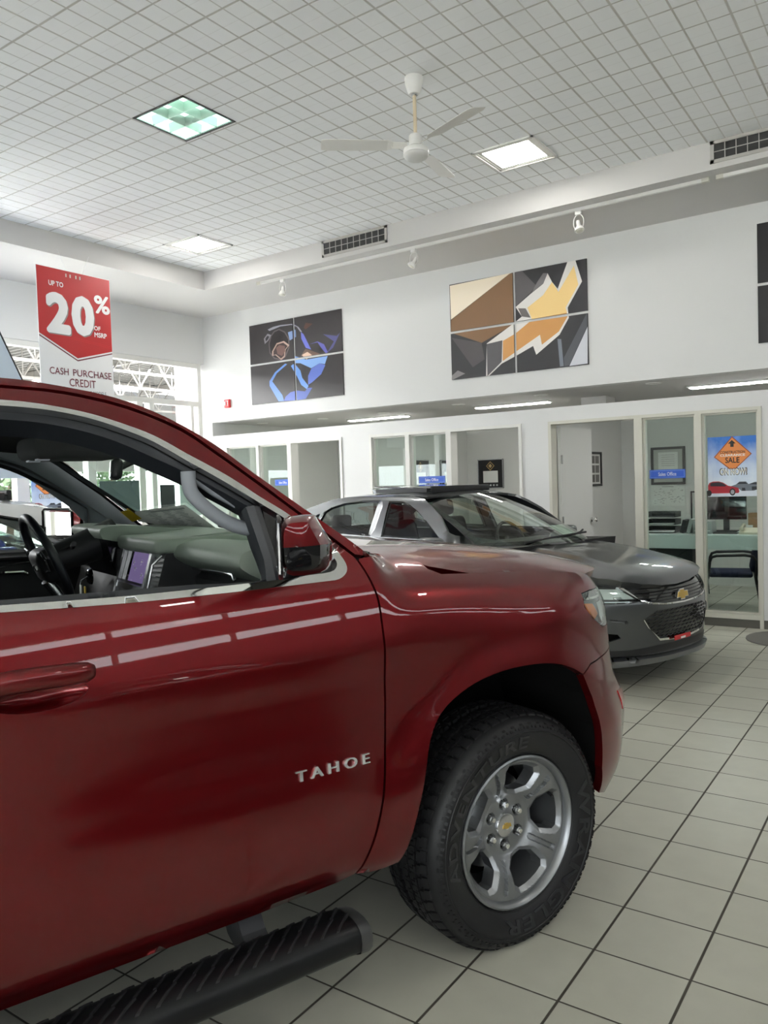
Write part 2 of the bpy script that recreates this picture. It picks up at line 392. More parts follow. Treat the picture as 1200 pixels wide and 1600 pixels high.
# hoods
SUV_HOOD = [(-.60,1.354),(-.4,1.347),(-.1,1.332),(.2,1.304),(.54,1.257),(.75,1.212),(.86,1.173),(.93,1.13),(.97,1.09)]
def suv_hood(x, y):
    a = min(1.2, abs(y)/.80)
    return lerp_table(SUV_HOOD, x) - (.10-.06*sstep(.2,-.5,x))*(.12*a**2+.88*a**6)
SED_HOOD = [(-.40,1.012),(0,.982),(.3,.948),(.6,.895),(.75,.845),(.85,.778),(.90,.72),(.92,.69)]
def sed_hood(x, y):
    a = min(1.3, abs(y)/.75)
    return lerp_table(SED_HOOD, x) - .085*a**2.6 + .012*math.exp(-((abs(y)-.42)/.06)**2)*sstep(.9,.3,x)

# outlines of the printed shapes on the wall pictures (metres along the wall, height)
ART2 = [
  ('glow', [(-4.797, 3.901), (-3.968, 3.913), (-4.008, 3.906), (-4.793, 3.494)]),
  ('brown', [(-4.793, 3.487), (-4.008, 3.906), (-3.953, 3.903), (-3.961, 3.326), (-4.386, 3.165), (-4.798, 3.337)]),
  ('edge_white', [(-3.94, 3.516), (-3.75, 3.636), (-3.596, 3.723), (-3.541, 3.831), (-3.491, 3.726), (-3.427, 3.639), (-3.304, 3.92), (-3.217, 3.918), (-3.145, 3.674), (-3.316, 3.415), (-3.304, 3.304), (-3.417, 3.133), (-3.7, 2.944), (-3.735, 3.048), (-3.939, 2.965), (-4.132, 2.893), (-4.315, 2.759), (-4.34, 2.769), (-4.32, 3.149), (-3.96, 3.34), (-3.865, 3.398)]),
  ('side_dark', [(-4.321, 3.142), (-4.117, 3.16), (-4.132, 2.915), (-4.323, 2.767)]),
  ('notch_dark', [(-3.909, 3.497), (-3.816, 3.483), (-3.757, 3.369), (-3.865, 3.398)]),
  ('gold', [(-3.793, 3.487), (-3.599, 3.598), (-3.491, 3.726), (-3.418, 3.603), (-3.233, 3.859), (-3.188, 3.648), (-3.34, 3.419), (-3.318, 3.32), (-3.424, 3.169), (-3.628, 3.049), (-3.648, 3.163), (-3.938, 3.015), (-4.119, 2.921), (-4.109, 3.152), (-3.948, 3.217), (-3.758, 3.333), (-3.742, 3.352)]),
  ('gold_light', [(-3.793, 3.487), (-3.599, 3.598), (-3.491, 3.726), (-3.418, 3.603), (-3.233, 3.859), (-3.188, 3.648), (-3.34, 3.419), (-3.324, 3.362), (-3.742, 3.352)]),
  ('grey1', [(-3.952, 3.91), (-3.851, 3.914), (-3.679, 3.716), (-3.75, 3.65), (-3.932, 3.529)]),
  ('grey2', [(-3.671, 3.749), (-3.593, 3.841), (-3.541, 3.831), (-3.596, 3.723), (-3.735, 3.647)]),
  ('grey3', [(-4.791, 3.276), (-4.512, 2.891), (-4.351, 2.969), (-4.386, 3.165)]),
  ('light_br', [(-3.309, 2.775), (-3.092, 3.179), (-3.101, 2.779)]),
  ('grey4', [(-3.372, 2.871), (-3.096, 3.328), (-3.099, 3.18), (-3.309, 2.781), (-3.367, 2.781)]),
  ('streak', [(-3.441, 3.088), (-3.397, 3.082), (-3.375, 2.782), (-3.419, 2.78)]),
  ('streak2', [(-4.808, 2.764), (-4.797, 2.823), (-4.717, 2.875), (-4.616, 2.827)]),
]
ART1 = [
  ('bluebelt', [(-7.438, 3.252), (-7.479, 3.263), (-7.673, 3.163), (-7.787, 3.046), (-7.786, 2.981), (-7.624, 2.748), (-7.521, 2.746), (-7.551, 2.832), (-7.731, 3.04), (-7.639, 3.146)]),
  ('seat_a', [(-7.521, 2.746), (-7.493, 2.801), (-7.397, 2.856), (-7.28, 2.87), (-7.132, 2.844), (-7.081, 2.889), (-7.0, 2.882), (-7.12, 2.744), (-7.286, 2.733)]),
  ('belt2', [(-7.372, 3.219), (-7.329, 3.24), (-7.28, 3.222), (-7.201, 3.138), (-7.173, 3.035), (-7.064, 2.913), (-7.098, 2.872), (-7.194, 2.938), (-7.27, 3.07)]),
  ('seat_b', [(-7.071, 2.926), (-7.066, 3.049), (-7.005, 3.142), (-6.858, 3.2), (-6.757, 3.164), (-6.833, 3.05), (-6.997, 2.956)]),
  ('seat_c', [(-7.29, 3.348), (-7.096, 3.276), (-6.712, 3.281), (-6.764, 3.177), (-6.858, 3.2), (-7.004, 3.148), (-7.196, 3.238), (-7.287, 3.248)]),
  ('pillar', [(-7.168, 3.664), (-7.121, 3.627), (-6.993, 3.4), (-7.089, 3.437), (-7.164, 3.57)]),
  ('pass', [(-7.022, 3.478), (-6.876, 3.496), (-6.768, 3.446), (-6.702, 3.329), (-6.742, 3.321), (-6.817, 3.403), (-6.877, 3.484)]),
  ('pass2', [(-6.778, 3.581), (-6.546, 3.527), (-6.483, 3.567), (-6.614, 3.379), (-6.726, 3.319), (-6.595, 3.461), (-6.686, 3.521)]),
  ('dashline', [(-7.782, 3.778), (-7.676, 3.802), (-7.538, 3.808), (-7.303, 3.794), (-7.206, 3.737), (-7.144, 3.661), (-7.176, 3.665), (-7.239, 3.742), (-7.337, 3.783), (-7.539, 3.789), (-7.748, 3.754)]),
  ('wheel_o', [(-7.566, 3.761), (-7.458, 3.709), (-7.379, 3.598), (-7.385, 3.473), (-7.458, 3.355), (-7.545, 3.314), (-7.681, 3.355), (-7.763, 3.442), (-7.774, 3.571), (-7.734, 3.682), (-7.662, 3.742)]),
  ('wheel_i', [(-7.567, 3.742), (-7.467, 3.691), (-7.4, 3.588), (-7.405, 3.481), (-7.474, 3.376), (-7.547, 3.334), (-7.666, 3.369), (-7.742, 3.452), (-7.752, 3.569), (-7.714, 3.673), (-7.65, 3.724)]),
  ('spoke', [(-7.713, 3.397), (-7.71, 3.461), (-7.619, 3.565), (-7.481, 3.579), (-7.383, 3.51), (-7.453, 3.456), (-7.475, 3.357), (-7.545, 3.321), (-7.652, 3.403)]),
  ('hub', [(-7.63, 3.503), (-7.569, 3.533), (-7.468, 3.508), (-7.463, 3.432), (-7.525, 3.376), (-7.609, 3.411)]),
  ('gauges', [(-7.858, 3.659), (-7.784, 3.72), (-7.716, 3.692), (-7.772, 3.622), (-7.844, 3.58)]),
  ('screen', [(-7.4, 3.688), (-7.257, 3.707), (-7.253, 3.607), (-7.372, 3.572)]),
  ('console', [(-7.089, 3.424), (-6.836, 3.326), (-7.063, 3.285), (-7.175, 3.335)]),
  ('gold2', [(-7.158, 3.345), (-7.059, 3.377), (-6.98, 3.325), (-7.08, 3.274)]),
  ('brown', [(-7.109, 3.712), (-7.073, 3.775), (-6.945, 3.745), (-7.077, 3.683)]),
]

# ---------------------------------------------------------------- the room
ZC, ZS, YB, XL_, XR_, YF = 4.366, 4.129, 8.45, -9.14, 7.0, -7.0
def struct(name, mb, mats, parent=None, smooth=False):
    o = mb.build(name, mats, parent, smooth)
    if parent is None: o['kind'] = 'structure'
    return o
M['grey_wall'] = mat('mid_grey_wall_paint', srgb(120,118,116), .6)
struct('floor', MB().box(XL_-.16, XR_+.15, YF-.15, 11.65, -.10, 0), M['floor'])
HX0, HX1, HY0, HY1 = -4.965, -4.405, 3.975, 4.50        # opening of the recessed green light
struct('ceiling', MB().box(-7.86, HX0, YF, 7.34, ZC, ZC+.08).box(HX1, XR_, YF, 7.34, ZC, ZC+.08).box(HX0, HX1, YF, HY0, ZC, ZC+.08).box(HX0, HX1, HY1, 7.34, ZC, ZC+.08), M['ceiling'])
struct('trim_1', MB().box(XL_, XR_, 7.28, YB+.1, ZS, ZC+.08), M['soffit'])           # dropped soffit along the office wall
struct('trim_2', MB().box(XL_, -7.80, YF, 7.28, ZS, ZC+.08), M['soffit'])            # dropped soffit along the glazed wall
struct('wall_back', MB().box(XL_-.16, XR_+.15, YB, YB+.15, 2.54, ZS).box(XL_-.16, -9.0, YB, YB+.25, 0, 2.54), M['wall'])
struct('wall_left', MB().box(XL_-.16, XL_, YF-.15, YB, 3.435, ZC+.08).box(XL_-.16, XL_, YF-.15, YB, 0, .30), M['wall'])
struct('wall_right', MB().box(XR_, XR_+.15, YF, 11.65, 3.82, ZC+.08).box(XR_, XR_+.15, YF, 11.65, 0, 2.78).box(XR_, XR_+.15, YF, 7.6, 3.02, 3.56).box(XR_, XR_+.15, 7.6, 11.65, 2.78, 3.82), M['grey_wall'])
struct('wall_front', MB().box(XL_-.16, XR_+.15, YF-.15, YF, 3.6, ZC+.08).box(XL_-.16, XR_+.15, YF-.15, YF, 0, .25).box(XL_-.16, -1.5, YF-.15, YF, .25, 3.6), M['grey_wall'])
# glazing of the side and front walls: frames and panes
def glazing(name, axis, at, a0, a1, z0, z1, posts, rails, w=.07, d=.12, glass='glass_plain', low=None):
    f = MB(); g = MB()
    def put(mb, p0, p1, q0, q1, t):
        if axis == 'X': mb.box(at-t/2, at+t/2, p0, p1, q0, q1)
        else: mb.box(p0, p1, at-t/2, at+t/2, q0, q1)
    for k, p in enumerate(posts): put(f, p[0], p[1], z0, low if low and k > 0 else z1, d)
    for z in [(z0, z0+w), (z1-w, z1)]+rails: put(f, a0, a1, z[0], z[1], d*.9)
    w_ = f.build(name, M['frame_white']); w_['kind'] = 'structure'
    put(g, a0, a1, z0, z1, .006); g.build('pane', M[glass], w_)
    return w_
glazing('window_1', 'X', XL_-.08, YF, YB-.05, .30, 3.435, [(8.33,8.40),(8.18,8.235),(7.20,7.30),(7.42,7.50),(6.38,6.50),(5.38,5.54),(4.1,4.2),(2.8,2.9),(1.5,1.6),(.2,.3),(-1.1,-1.0),(-2.4,-2.3),(-3.7,-3.6),(-5.0,-4.9),(-6.3,-6.2)], [(2.79,2.865)], low=2.79)
glazing('window_2', 'X', XR_+.07, YF, 7.6, 2.78, 3.82, [(y, y+.08) for y in (-5.5,-4.0,-2.5,-1.0,.5,2.0,3.5,5.0,6.5,7.5)], [], w=.03)
glazing('window_3', 'Y', YF-.07, -1.5, XR_, .25, 3.6, [(x, x+.08) for x in (-1.5,-.1,1.4,2.9,4.4,5.9)], [(2.5,2.58)])
# the row of sales offices
PT = 2.335
pw = MB()
OPEN = [(-8.73,-6.53), (-6.07,-3.91), (-3.58,-1.38)]
edges = [-9.0]+[v for o in OPEN for v in o]+[XR_]
for i in range(0, len(edges), 2): pw.box(edges[i], edges[i+1], YB, YB+.12, 0, PT)
for a, b in OPEN: pw.box(a, b, YB, YB+.12, 2.18, PT)
struct('wall_partition', pw, M['wall'])
struct('ceiling_office', MB().box(-9.0, XR_, YB+.15, 11.65, 2.54, 2.62).box(-3.65, -3.33, 9.66, 10.0, 2.335, 2.54), M['soffit'])
struct('wall_office_back', MB().box(-9.15, XR_, 11.5, 11.65, 0, 2.54), M['office_wall'])
struct('wall_office_left', MB().box(-9.15, -9.0, YB+.25, 11.5, 0, 2.54), M['office_wall'])
for k, x in enumerate((-6.3, -3.75, -.9)):
    struct('wall_office_%s' % ('first', 'second', 'third')[k], MB().box(x-.10, x, YB+.12, 11.5, 0, 2.335), M['office_wall'])
struct('baseboard_back', MB().box(-2.58, XR_, YB-.006, YB+.02, 0, .085), mat('dark_base_strip', srgb(92,90,84), .5))
def office_front(n, a, b, mull, glass_spans, m='frame_white', sill=True):
    f = MB(); w = .05
    f.box(a, a+.035, YB-.02, YB+.14, .0, 2.18).box(b-.035, b, YB-.02, YB+.14, .0, 2.18).box(a+.035, b-.035, YB-.018, YB+.138, 2.145, 2.18)
    for (x0, x1) in mull: f.box(x0, x1, YB-.02, YB+.14, 0, 2.1449)
    for (g0, g1) in glass_spans: f.box(g0, g1, YB-.015, YB+.135, .085, .135).box(g0, g1, YB, YB+.12, 0, .085)
    # a thin stepped stop round every light
    o = f.build('window_%d' % n, M[m]); o['kind'] = 'structure'
    g = MB()
    for (g0, g1) in glass_spans: g.box(g0, g1, YB+.055, YB+.061, .135, 2.145)
    g.build('pane', M['glass'], o)
    s = MB()
    for (g0, g1) in glass_spans:
        for (x0, x1, z0, z1) in ((g0+.0005, g0+.018, .136, 2.144), (g1-.018, g1-.0005, .136, 2.144), (g0+.018, g1-.018, .136, .153), (g0+.018, g1-.018, 2.127, 2.144)): s.box(x0, x1, YB+.02, YB+.10, z0, z1)
    s.build('glazing_stop', M[m], o)
office_front(4, -8.73, -6.53, [(-8.10,-8.05),(-7.50,-7.43)], [(-8.695,-8.10),(-8.05,-7.50)])
office_front(5, -6.07, -3.91, [(-5.51,-5.45),(-4.915,-4.845)], [(-6.035,-5.51),(-5.45,-4.915)])
office_front(6, -3.58, -1.38, [(-2.615,-2.53),(-2.0,-1.935)], [(-2.53,-2.0),(-1.935,-1.415)], 'frame_cream')
# more of the same front beyond the photograph's right edge
office_front(7, -1.0, 1.2, [(.03,.10),(.65,.71)], [(.10,.65),(.71,1.165)], 'frame_cream') if False else None
# open door of the third office, hinged on its left jamb
dr = MB().box(0, .90, -.022, .022, .012, 2.13).build('door_1', M['office_wall']); dr['kind'] = 'structure'
dr.location = (-3.52, YB+.15, 0); dr.rotation_euler = (0, 0, math.radians(88))
kn = MB(); kn.lathe([(.0,-.03),(.028,-.03),(.028,-.036),(.012,-.04),(.012,-.062),(.03,-.07),(.034,-.085),(.026,-.10),(0,-.105)], 16, 'Y', (.83,-.0,1.02)); kn.build('door_handle', M['chrome'], dr, 50)
hg = MB()
for z in (1.75, 1.05, .25): hg.box(-.012, .012, -.035, -.02, z-.05, z+.05)
hg.build('hinge', M['satin'], dr)
# lights in the office ceiling
def strip(x0, x1, y, dy, label):
    t = thing('strip_light', label, 'ceiling light', ((x0+x1)/2, y, 2.54), 0, 'strip lights over the offices')
    L = (x1-x0)/2
    MB().bbox(-L, L, -dy, dy, -.02, 0, .006).build('housing', M['white_plastic'], t); MB().bbox(-L+.02, L-.02, -dy+.02, dy-.02, -.028, -.019, .004).build('diffuser', M['tube'], t)
strip(-7.44, -6.36, 9.84, .09, 'long strip light above the first office, under the corridor ceiling'); strip(-5.12, -4.05, 9.63, .09, 'long strip light above the second office, under the corridor ceiling'); strip(-2.31, -1.15, 9.5, .09, 'long strip light above the third office with the sale poster')
for x, y, w_ in ((-8.61,9.13,'at the far left, above the pier'),(-7.52,9.29,'above the left office, left of its strip light'),(-6.4,9.27,'just right of the first strip light'),(-5.09,9.09,'left of the middle strip light'),(-3.85,8.88,'right of the middle strip light'),(-2.5,8.8,'above the office with the blue sign and diploma')):
    t = thing('downlight', 'small round recessed downlight '+w_, 'ceiling light', (x, y, 2.54), 0, 'downlights over the offices')
    MB().lathe([(.05,-.001),(.055,-.008),(.085,-.006),(.09,0)], 24).build('trim_ring', M['white_plastic'], t, 40)
    MB().lathe([(0,-.003),(.05,-.003)], 24).build('lens', mat('pale_lens', (.75,.74,.70), .3), t)
M['fan_blade'] = mat('white_fan_blade', srgb(232,230,226), .5)
# ceiling fixtures ----------------------------------------------------------
def troffer(x0, x1, y0, y1, lit, label):
    t = thing('ceiling_light', label, 'ceiling light', ((x0+x1)/2, (y0+y1)/2, ZC), 0, 'square ceiling lights')
    a, b = (x1-x0)/2, (y1-y0)/2
    if lit:
        f = MB()
        for r, z in ((0,-.012),(.022,-.006)):
            f.box(-a+r, a-r, -b+r, -b+r+.02, z, 0).box(-a+r, a-r, b-r-.02, b-r, z, 0).box(-a+r, -a+r+.02, -b+r, b-r, z, 0).box(a-r-.02, a-r, -b+r, b-r, z, 0)
        f.build('frame', M['white_plastic'], t)
        MB().box(-a+.02, a-.02, -b+.02, b-.02, -.003, 0).build('pan', M['frame_white'], t)
        d = MB()
        v = []; fc = []
        rings = [(.072, -.0040), (.098, -.0046), (.13, -.0050)]
        for r, z in rings: v += [(-a+r,-b+r,z),(a-r,-b+r,z),(a-r,b-r,z),(-a+r,b-r,z)]
        for j in range(2):
            for i in range(4): fc.append((j*4+i, j*4+(i+1) % 4, (j+1)*4+(i+1) % 4, (j+1)*4+i))
        fc.append((8,9,10,11)); d.add(v, fc); d.build('diffuser', M['light_lens'], t)
    else:
        f = MB()
        f.box(-a, a, -b, -b+.016, -.006, .01).box(-a, a, b-.016, b, -.006, .01).box(-a, -a+.016, -b, b, -.006, .01).box(a-.016, a, -b, b, -.006, .01)
        f.build('frame', M['black'], t)
        MB().box(-a+.016, a-.016, -b+.016, b-.016, .070, .074).box(-a+.004,-a+.016,-b,b,0,.074).box(a-.016,a-.004,-b,b,0,.074).box(-a,a,-b+.004,-b+.016,0,.074).box(-a,a,b-.016,b-.004,0,.074).build('diffuser', M['green_lens'], t)
        l = MB()
        for i in range(1, 3):
            x = -a+.016+(2*a-.032)*i/3; y = -b+.016+(2*b-.032)*i/3
            l.prism([(x-.012,.068),(x+.012,.068),(x+.002,.0),(x-.002,.0)], 'Y', -b+.016, b-.016); l.prism([(y-.012,.068),(y+.012,.068),(y+.002,.0),(y-.002,.0)], 'X', -a+.016, a-.016)
        l.build('louvre', M['louvre'], t)
troffer(-4.965, -4.405, 3.975, 4.50, False, 'square ceiling light with black rim and pale green louvred lens')
troffer(-3.27, -2.70, 6.18, 6.72, True, 'glowing square ceiling light to the right of the ceiling fan')
troffer(-7.27, -6.68, 6.17, 6.70, True, 'glowing square ceiling light near the left corner of the ceiling')
for x, y in ((1.5, 4.2), (1.5, -1.0), (-4.7, -1.0), (4.8, 1.6), (4.8, -3.6), (1.5, -5.0), (-4.7, -5.0), (-1.6, -3.0)): troffer(x-.28, x+.28, y-.27, y+.27, True, 'unseen square ceiling light added to brighten the floor')  # extra lights out of view, added to give the floor more top light
# ceiling fan without blades in the photo: canopy, rod, motor and their rings
fan = thing('ceiling_fan', 'white three-blade ceiling fan hanging from a cream rod', 'ceiling fan', (-2.965, 4.79, ZC))
MB().lathe([(.0,-.002),(.062,-.002),(.066,-.008),(.062,-.05),(.045,-.105),(.035,-.118),(0,-.12)], 32).build('canopy', M['white_plastic'], fan, 40)
MB().tube([(0,0,-.10),(0,0,-.41)], .0125, 12).build('rod', M['beige'], fan, 40)
MB().lathe([(.018,-.112),(.022,-.118),(.022,-.128),(.014,-.132)], 20).build('collar', M['satin'], fan, 40)
MB().lathe([(0,-.395),(.040,-.397),(.046,-.405),(.048,-.45),(.052,-.475),(.068,-.485),(.086,-.495),(.089,-.51),(.089,-.522),(.085,-.527)], 36).build('motor_housing', M['white_plastic'], fan, 40)
MB().lathe([(.085,-.527),(.088,-.531),(.088,-.54),(.078,-.556),(.05,-.572),(.0,-.58)], 36).build('bottom_cap', mat('off_white_cap', srgb(206,205,202), .35), fan, 40)
for k in range(3):
    a = math.radians(100+120*k); bl = MB()
    v = []
    for r, w0, w1 in ((.06,-.02,.02),(.16,-.025,.025),(.20,-.055,.055),(.62,-.065,.065),(.66,-.05,.05)):
        for w_, dz in ((w0,-.012),(w1,.012)):
            for t in (-.0015,.0015): v.append((r, w_, -.470+dz+t))
    f = []
    for i in range(4):
        b = i*4; f += [(b,b+2,b+6,b+4),(b+1,b+5,b+7,b+3),(b,b+4,b+5,b+1),(b+2,b+3,b+7,b+6)]
    f += [(0,1,3,2),(16,18,19,17)]
    o = bl.add(v, f).build('blade', M['fan_blade'], fan); o.rotation_euler = (0, 0, a)
# air vents in the fascia
def vent(x0, x1, label):
    t = thing('air_vent', label, 'vent', ((x0+x1)/2, 7.28, (ZC+4.175)/2), 0, 'air vents in the fascia')
    a, h = (x1-x0)/2, .093
    f = MB().box(-a, a, -.012, 0, h-.028, h).box(-a, a, -.012, 0, -h, -h+.028).box(-a, -a+.03, -.012, 0, -h, h).box(a-.03, a, -.012, 0, -h, h)
    f.build('frame', M['vent'], t); MB().box(-a+.03, a-.03, -.004, -.001, -h+.028, h-.028).build('duct', M['vent_dark'], t)
    s = MB(); n = int((2*a-.06)/.085)
    for i in range(1, n): x = -a+.03+(2*a-.06)*i/n; s.box(x-.003, x+.003, -.011, -.004, -h+.028, h-.028)
    for z in (.0,): s.box(-a+.03, a-.03, -.010, -.005, z-.003, z+.003)
    s.build('blade', M['vent'], t)
vent(-5.82, -4.905, 'grey louvred air vent above the left part of the light track'); vent(-1.56, -.62, 'grey louvred air vent at the right edge of the ceiling')
# light track and its spots
def track(x0, x1, label):
    t = thing('light_track', label, 'track light', ((x0+x1)/2, 7.45, ZS), 0, 'light tracks on the soffit')
    a = (x1-x0)/2
    MB().bbox(-a, a, -.017, .017, -.032, 0, .004).build('rail', M['white_plastic'], t)
    MB().box(-a-.02, -a+.04, -.02, .02, -.034, 0).build('end_cap', M['frame_cream'], t); MB().box(a-.05, a+.012, -.02, .02, -.034, 0).build('end_cap', M['frame_cream'], t)
track(-7.00, -1.62, 'long white light track with three spots under the soffit'); track(-1.53, .9, 'second white light track, running out at the right edge')
def spot(x, ang, label):
    t = thing('spotlight', label, 'spotlight', (x, 7.45, ZS-.032), 0, 'white track spotlights')
    MB().bbox(-.03, .03, -.018, .018, -.035, 0, .004).build('adapter', M['white_plastic'], t)
    y = MB(); pts = [(.052*math.cos(a), 0, -.105+.075*math.sin(a)) for a in [PI/2+i*2*PI/24 for i in range(25)]]
    y.tube(pts, .0045, 8); y.build('yoke', M['white_plastic'], t, 40)
    h = MB().lathe([(0,.055),(.016,.053),(.019,.03),(.019,.0),(.026,-.012),(.043,-.035),(.047,-.055),(.045,-.06),(.04,-.057),(0,-.045)], 24).build('lamp_head', M['white_plastic'], t, 40)
    h.location = (0, 0, -.135); h.rotation_euler = ang
    b = MB().lathe([(0,-.052),(.028,-.05),(.038,-.054),(.028,-.066),(0,-.07)], 20).build('bulb', M['frame_cream'], h, 40)
spot(-6.60, (math.radians(-12), 0, 0), 'white track spotlight above the blue car cabin picture')
spot(-4.68, (math.radians(-20), math.radians(28), 0), 'white track spotlight above the gap left of the gold emblem picture')
spot(-2.80, (math.radians(-15), math.radians(-14), 0), 'white track spotlight near the right end of the track')
# hooks on the fascia edge
# ---------------------------------------------------------------- pictures on the wall
def clip(poly, x0, x1, z0, z1):
    def cut(p, f, g):
        o = []
        for i in range(len(p)):
            a, b = p[i], p[(i+1) % len(p)]; fa, fb = f(a), f(b)
            if fa: o.append(a)
            if fa != fb: o.append(g(a, b))
        return o
    def gx(v): return lambda a, b: (v, a[1]+(b[1]-a[1])*(v-a[0])/(b[0]-a[0]))
    def gz(v): return lambda a, b: (a[0]+(b[0]-a[0])*(v-a[1])/(b[1]-a[1]), v)
    for f, g in ((lambda p: p[0] >= x0, gx(x0)), (lambda p: p[0] <= x1, gx(x1)), (lambda p: p[1] >= z0, gz(z0)), (lambda p: p[1] <= z1, gz(z1))):
        if len(poly) < 3: return []
        poly = cut(poly, f, g)
    return poly
def wall_picture(label, x0, x1, z0, z1, xm, zm, base, art, cols):
    t = thing('wall_picture', label, 'wall picture', ((x0+x1)/2, YB, z0), 0, 'four-panel pictures on the office wall')
    names = list(cols); mats = [M['ink'] if False else base]+[cols[k] for k in names]; g = .014
    for (a, b, c, d) in ((x0, xm-g, zm+g, z1), (xm+g, x1, zm+g, z1), (x0, xm-g, z0, zm-g), (xm+g, x1, z0, zm-g)):
        mb = MB().box(a-(x0+x1)/2, b-(x0+x1)/2, -.016, -.001, c-z0, d-z0)
        for i, (n, p) in enumerate(art):
            if n not in cols: continue
            q = clip(p, a, b, c, d)
            if len(q) < 3: continue
            q = [(x-(x0+x1)/2, z-z0) for x, z in q]; y = -.0165-.0004*i
            tri = tessellate_polygon([[Vector((x, z, 0)) for x, z in q]])
            mb.add([(x, y, z) for x, z in q], [tuple(k) for k in tri], 1+names.index(n))
        mb.build('panel', mats, t, recalc=False)
def flat(name, c, r=.35): return mat(name, srgb(*c), r)
def scaled(p, k):
    cx = sum(a for a, b in p)/len(p); cz = sum(b for a, b in p)/len(p); return [(cx+(a-cx)*k, cz+(b-cz)*k) for a, b in p]
_sp = dict(ART1)['spoke']; ART1.insert([n for n, p in ART1].index('spoke')+1, ('spoke_in', scaled(_sp, .83)))
ART1.insert([n for n, p in ART1].index('gauges')+1, ('gauge_dark', scaled(dict(ART1)['gauges'], .55)))
wall_picture('dark four-panel picture of a car cabin with blue seats', -8.145, -6.46, 2.738, 3.875, -7.30, 3.305, flat('print_charcoal', (50,46,48)), ART1,
  dict(pillar=flat('print_violet', (98,104,186)), dashline=flat('print_pale', (150,150,160)), wheel_o=flat('print_rim', (92,84,86)), wheel_i=flat('print_black', (34,28,30)), spoke=flat('print_beige', (176,150,138)), spoke_in=flat('print_cocoa', (58,42,44)), gauge_dark=flat('print_gauge', (40,38,44)), hub=flat('print_plum', (110,82,76)),
   gauges=flat('print_silver', (132,130,136)), screen=flat('print_screen', (128,150,190)), console=flat('print_umber', (104,82,70)), gold2=flat('print_cream', (206,176,156)), brown=flat('print_rust', (84,58,48)),
   bluebelt=flat('print_blue', (96,136,204)), seat_a=flat('print_deep_blue', (84,104,180)), belt2=flat('print_sky', (108,150,216)), seat_b=flat('print_indigo', (92,112,190)), seat_c=flat('print_light_blue', (124,160,214)), **{'pass': flat('print_dusk', (92,92,168)), 'pass2': flat('print_slate', (78,78,128))}))
wall_picture('four-panel picture of a big golden emblem with chrome edges', -4.803, -3.09, 2.77, 3.912, -3.955, 3.337, flat('print_graphite', (56,55,58)), ART2,
  dict(glow=flat('print_ivory', (250,236,214)), brown=flat('print_bronze', (132,100,72)), edge_white=flat('print_white', (236,232,228)), side_dark=flat('print_steel', (92,90,92)), notch_dark=flat('print_pewter', (112,106,104)), gold=flat('print_amber', (206,150,88)), gold_light=flat('print_gold', (240,206,140)),
   grey1=flat('print_ash', (96,92,94)), grey2=flat('print_smoke', (120,116,118)), grey3=flat('print_iron', (84,80,82)), grey4=flat('print_lead', (86,88,94)), light_br=flat('print_cloud', (206,208,216)), streak=flat('print_zinc', (118,124,134)), streak2=flat('print_tin', (140,136,136))))
wall_picture('dark four-panel picture cut off by the right edge', -1.395, .30, 2.785, 3.925, -.55, 3.345, flat('print_night', (34,33,36)), [('a', [(-1.2,2.8),(-.2,3.8),(.2,3.6),(-.4,2.9)])], dict(a=flat('print_dim', (60,60,66))))
# alarm
al = thing('fire_alarm', 'small red fire alarm strobe on the white wall', 'alarm', (-8.64, YB, 2.80))
MB().bbox(-.052, .052, -.045, 0, -.062, .062, .008).build('housing', M['alarm_red'], al, 40); MB().bbox(-.045, -.005, -.062, -.044, -.025, .025, .006).build('strobe_lens', M['drl'], al, 40)
tx, tf = fit_text('FIRE', .016, .075, .01); MB().add([(.025+x, -.0455-k, z) for x, z, k in tx], tf).build('lettering', M['sign_white'], al)

# ---------------------------------------------------------------- hanging banners
bn = thing('hanging_banner', 'red and white hanging banner offering 20% cash purchase credit', 'banner', (-7.72, 5.305, 3.955))
# local frame: x along the wall (towards the corner), z down from the top edge; the face looks to the right of the room
def by(x, y, off): return (off, x-.452, -y)
bw, bh = .905, 1.80
MB().add([by(0,0,0), by(bw,0,0), by(bw,bh,0), by(0,bh,0), by(0,0,-.008), by(bw,0,-.008), by(bw,bh,-.008), by(0,bh,-.008)], [(0,1,2,3),(7,6,5,4),(0,4,5,1),(1,5,6,2),(2,6,7,3),(3,7,4,0)]).build('board', M['sign_white'], bn)
def flatpoly(poly, off): return [by(x, y, off) for x, y in poly], [tuple(range(len(poly)))]
rp = MB()
rp.add([by(.004,.004,.0015), by(bw-.004,.004,.0015), by(bw-.004,.81,.0015), by(.452,.935,.0015), by(.004,.71,.0015)], [(0,1,2,3,4)])
rp.build('red_field', M['sign_red'], bn, recalc=False)
ch = MB().add([by(.004,.728,.001), by(.452,.953,.001), by(bw-.004,.828,.001), by(bw-.004,.840,.001), by(.452,.967,.001), by(.004,.742,.001)], [(0,1,4,5),(1,2,3,4)])
ch.build('chevron_line', M['maroon'], bn, recalc=False)
ln = MB()
for yy in (.672, .690): ln.add([by(.01,yy,.002), by(bw-.01,yy+.085,.002), by(bw-.01,yy+.089,.002), by(.01,yy+.004,.002)], [(0,1,2,3)])
ln.build('crease', M['alarm_red'], bn, recalc=False)
def btext(txt, cx, cy, w, h, m, off=.003, bold=.02, tilt=0.0, name='lettering'):
    v, f = fit_text(txt, w, h, bold); mb = MB()
    mb.add([by(cx+x, cy-y+tilt*x, off+k) for x, y, k in v], f); mb.build(name, m, bn)
btext('UP TO', .225, .165, .175, .055, M['sign_white'], bold=.03)
btext('2', .237+.012, .475+.012, .29, .44, M['sign_shadow'], .0025, .05); btext('2', .237, .475, .29, .44, M['sign_white'], .0035, .05)
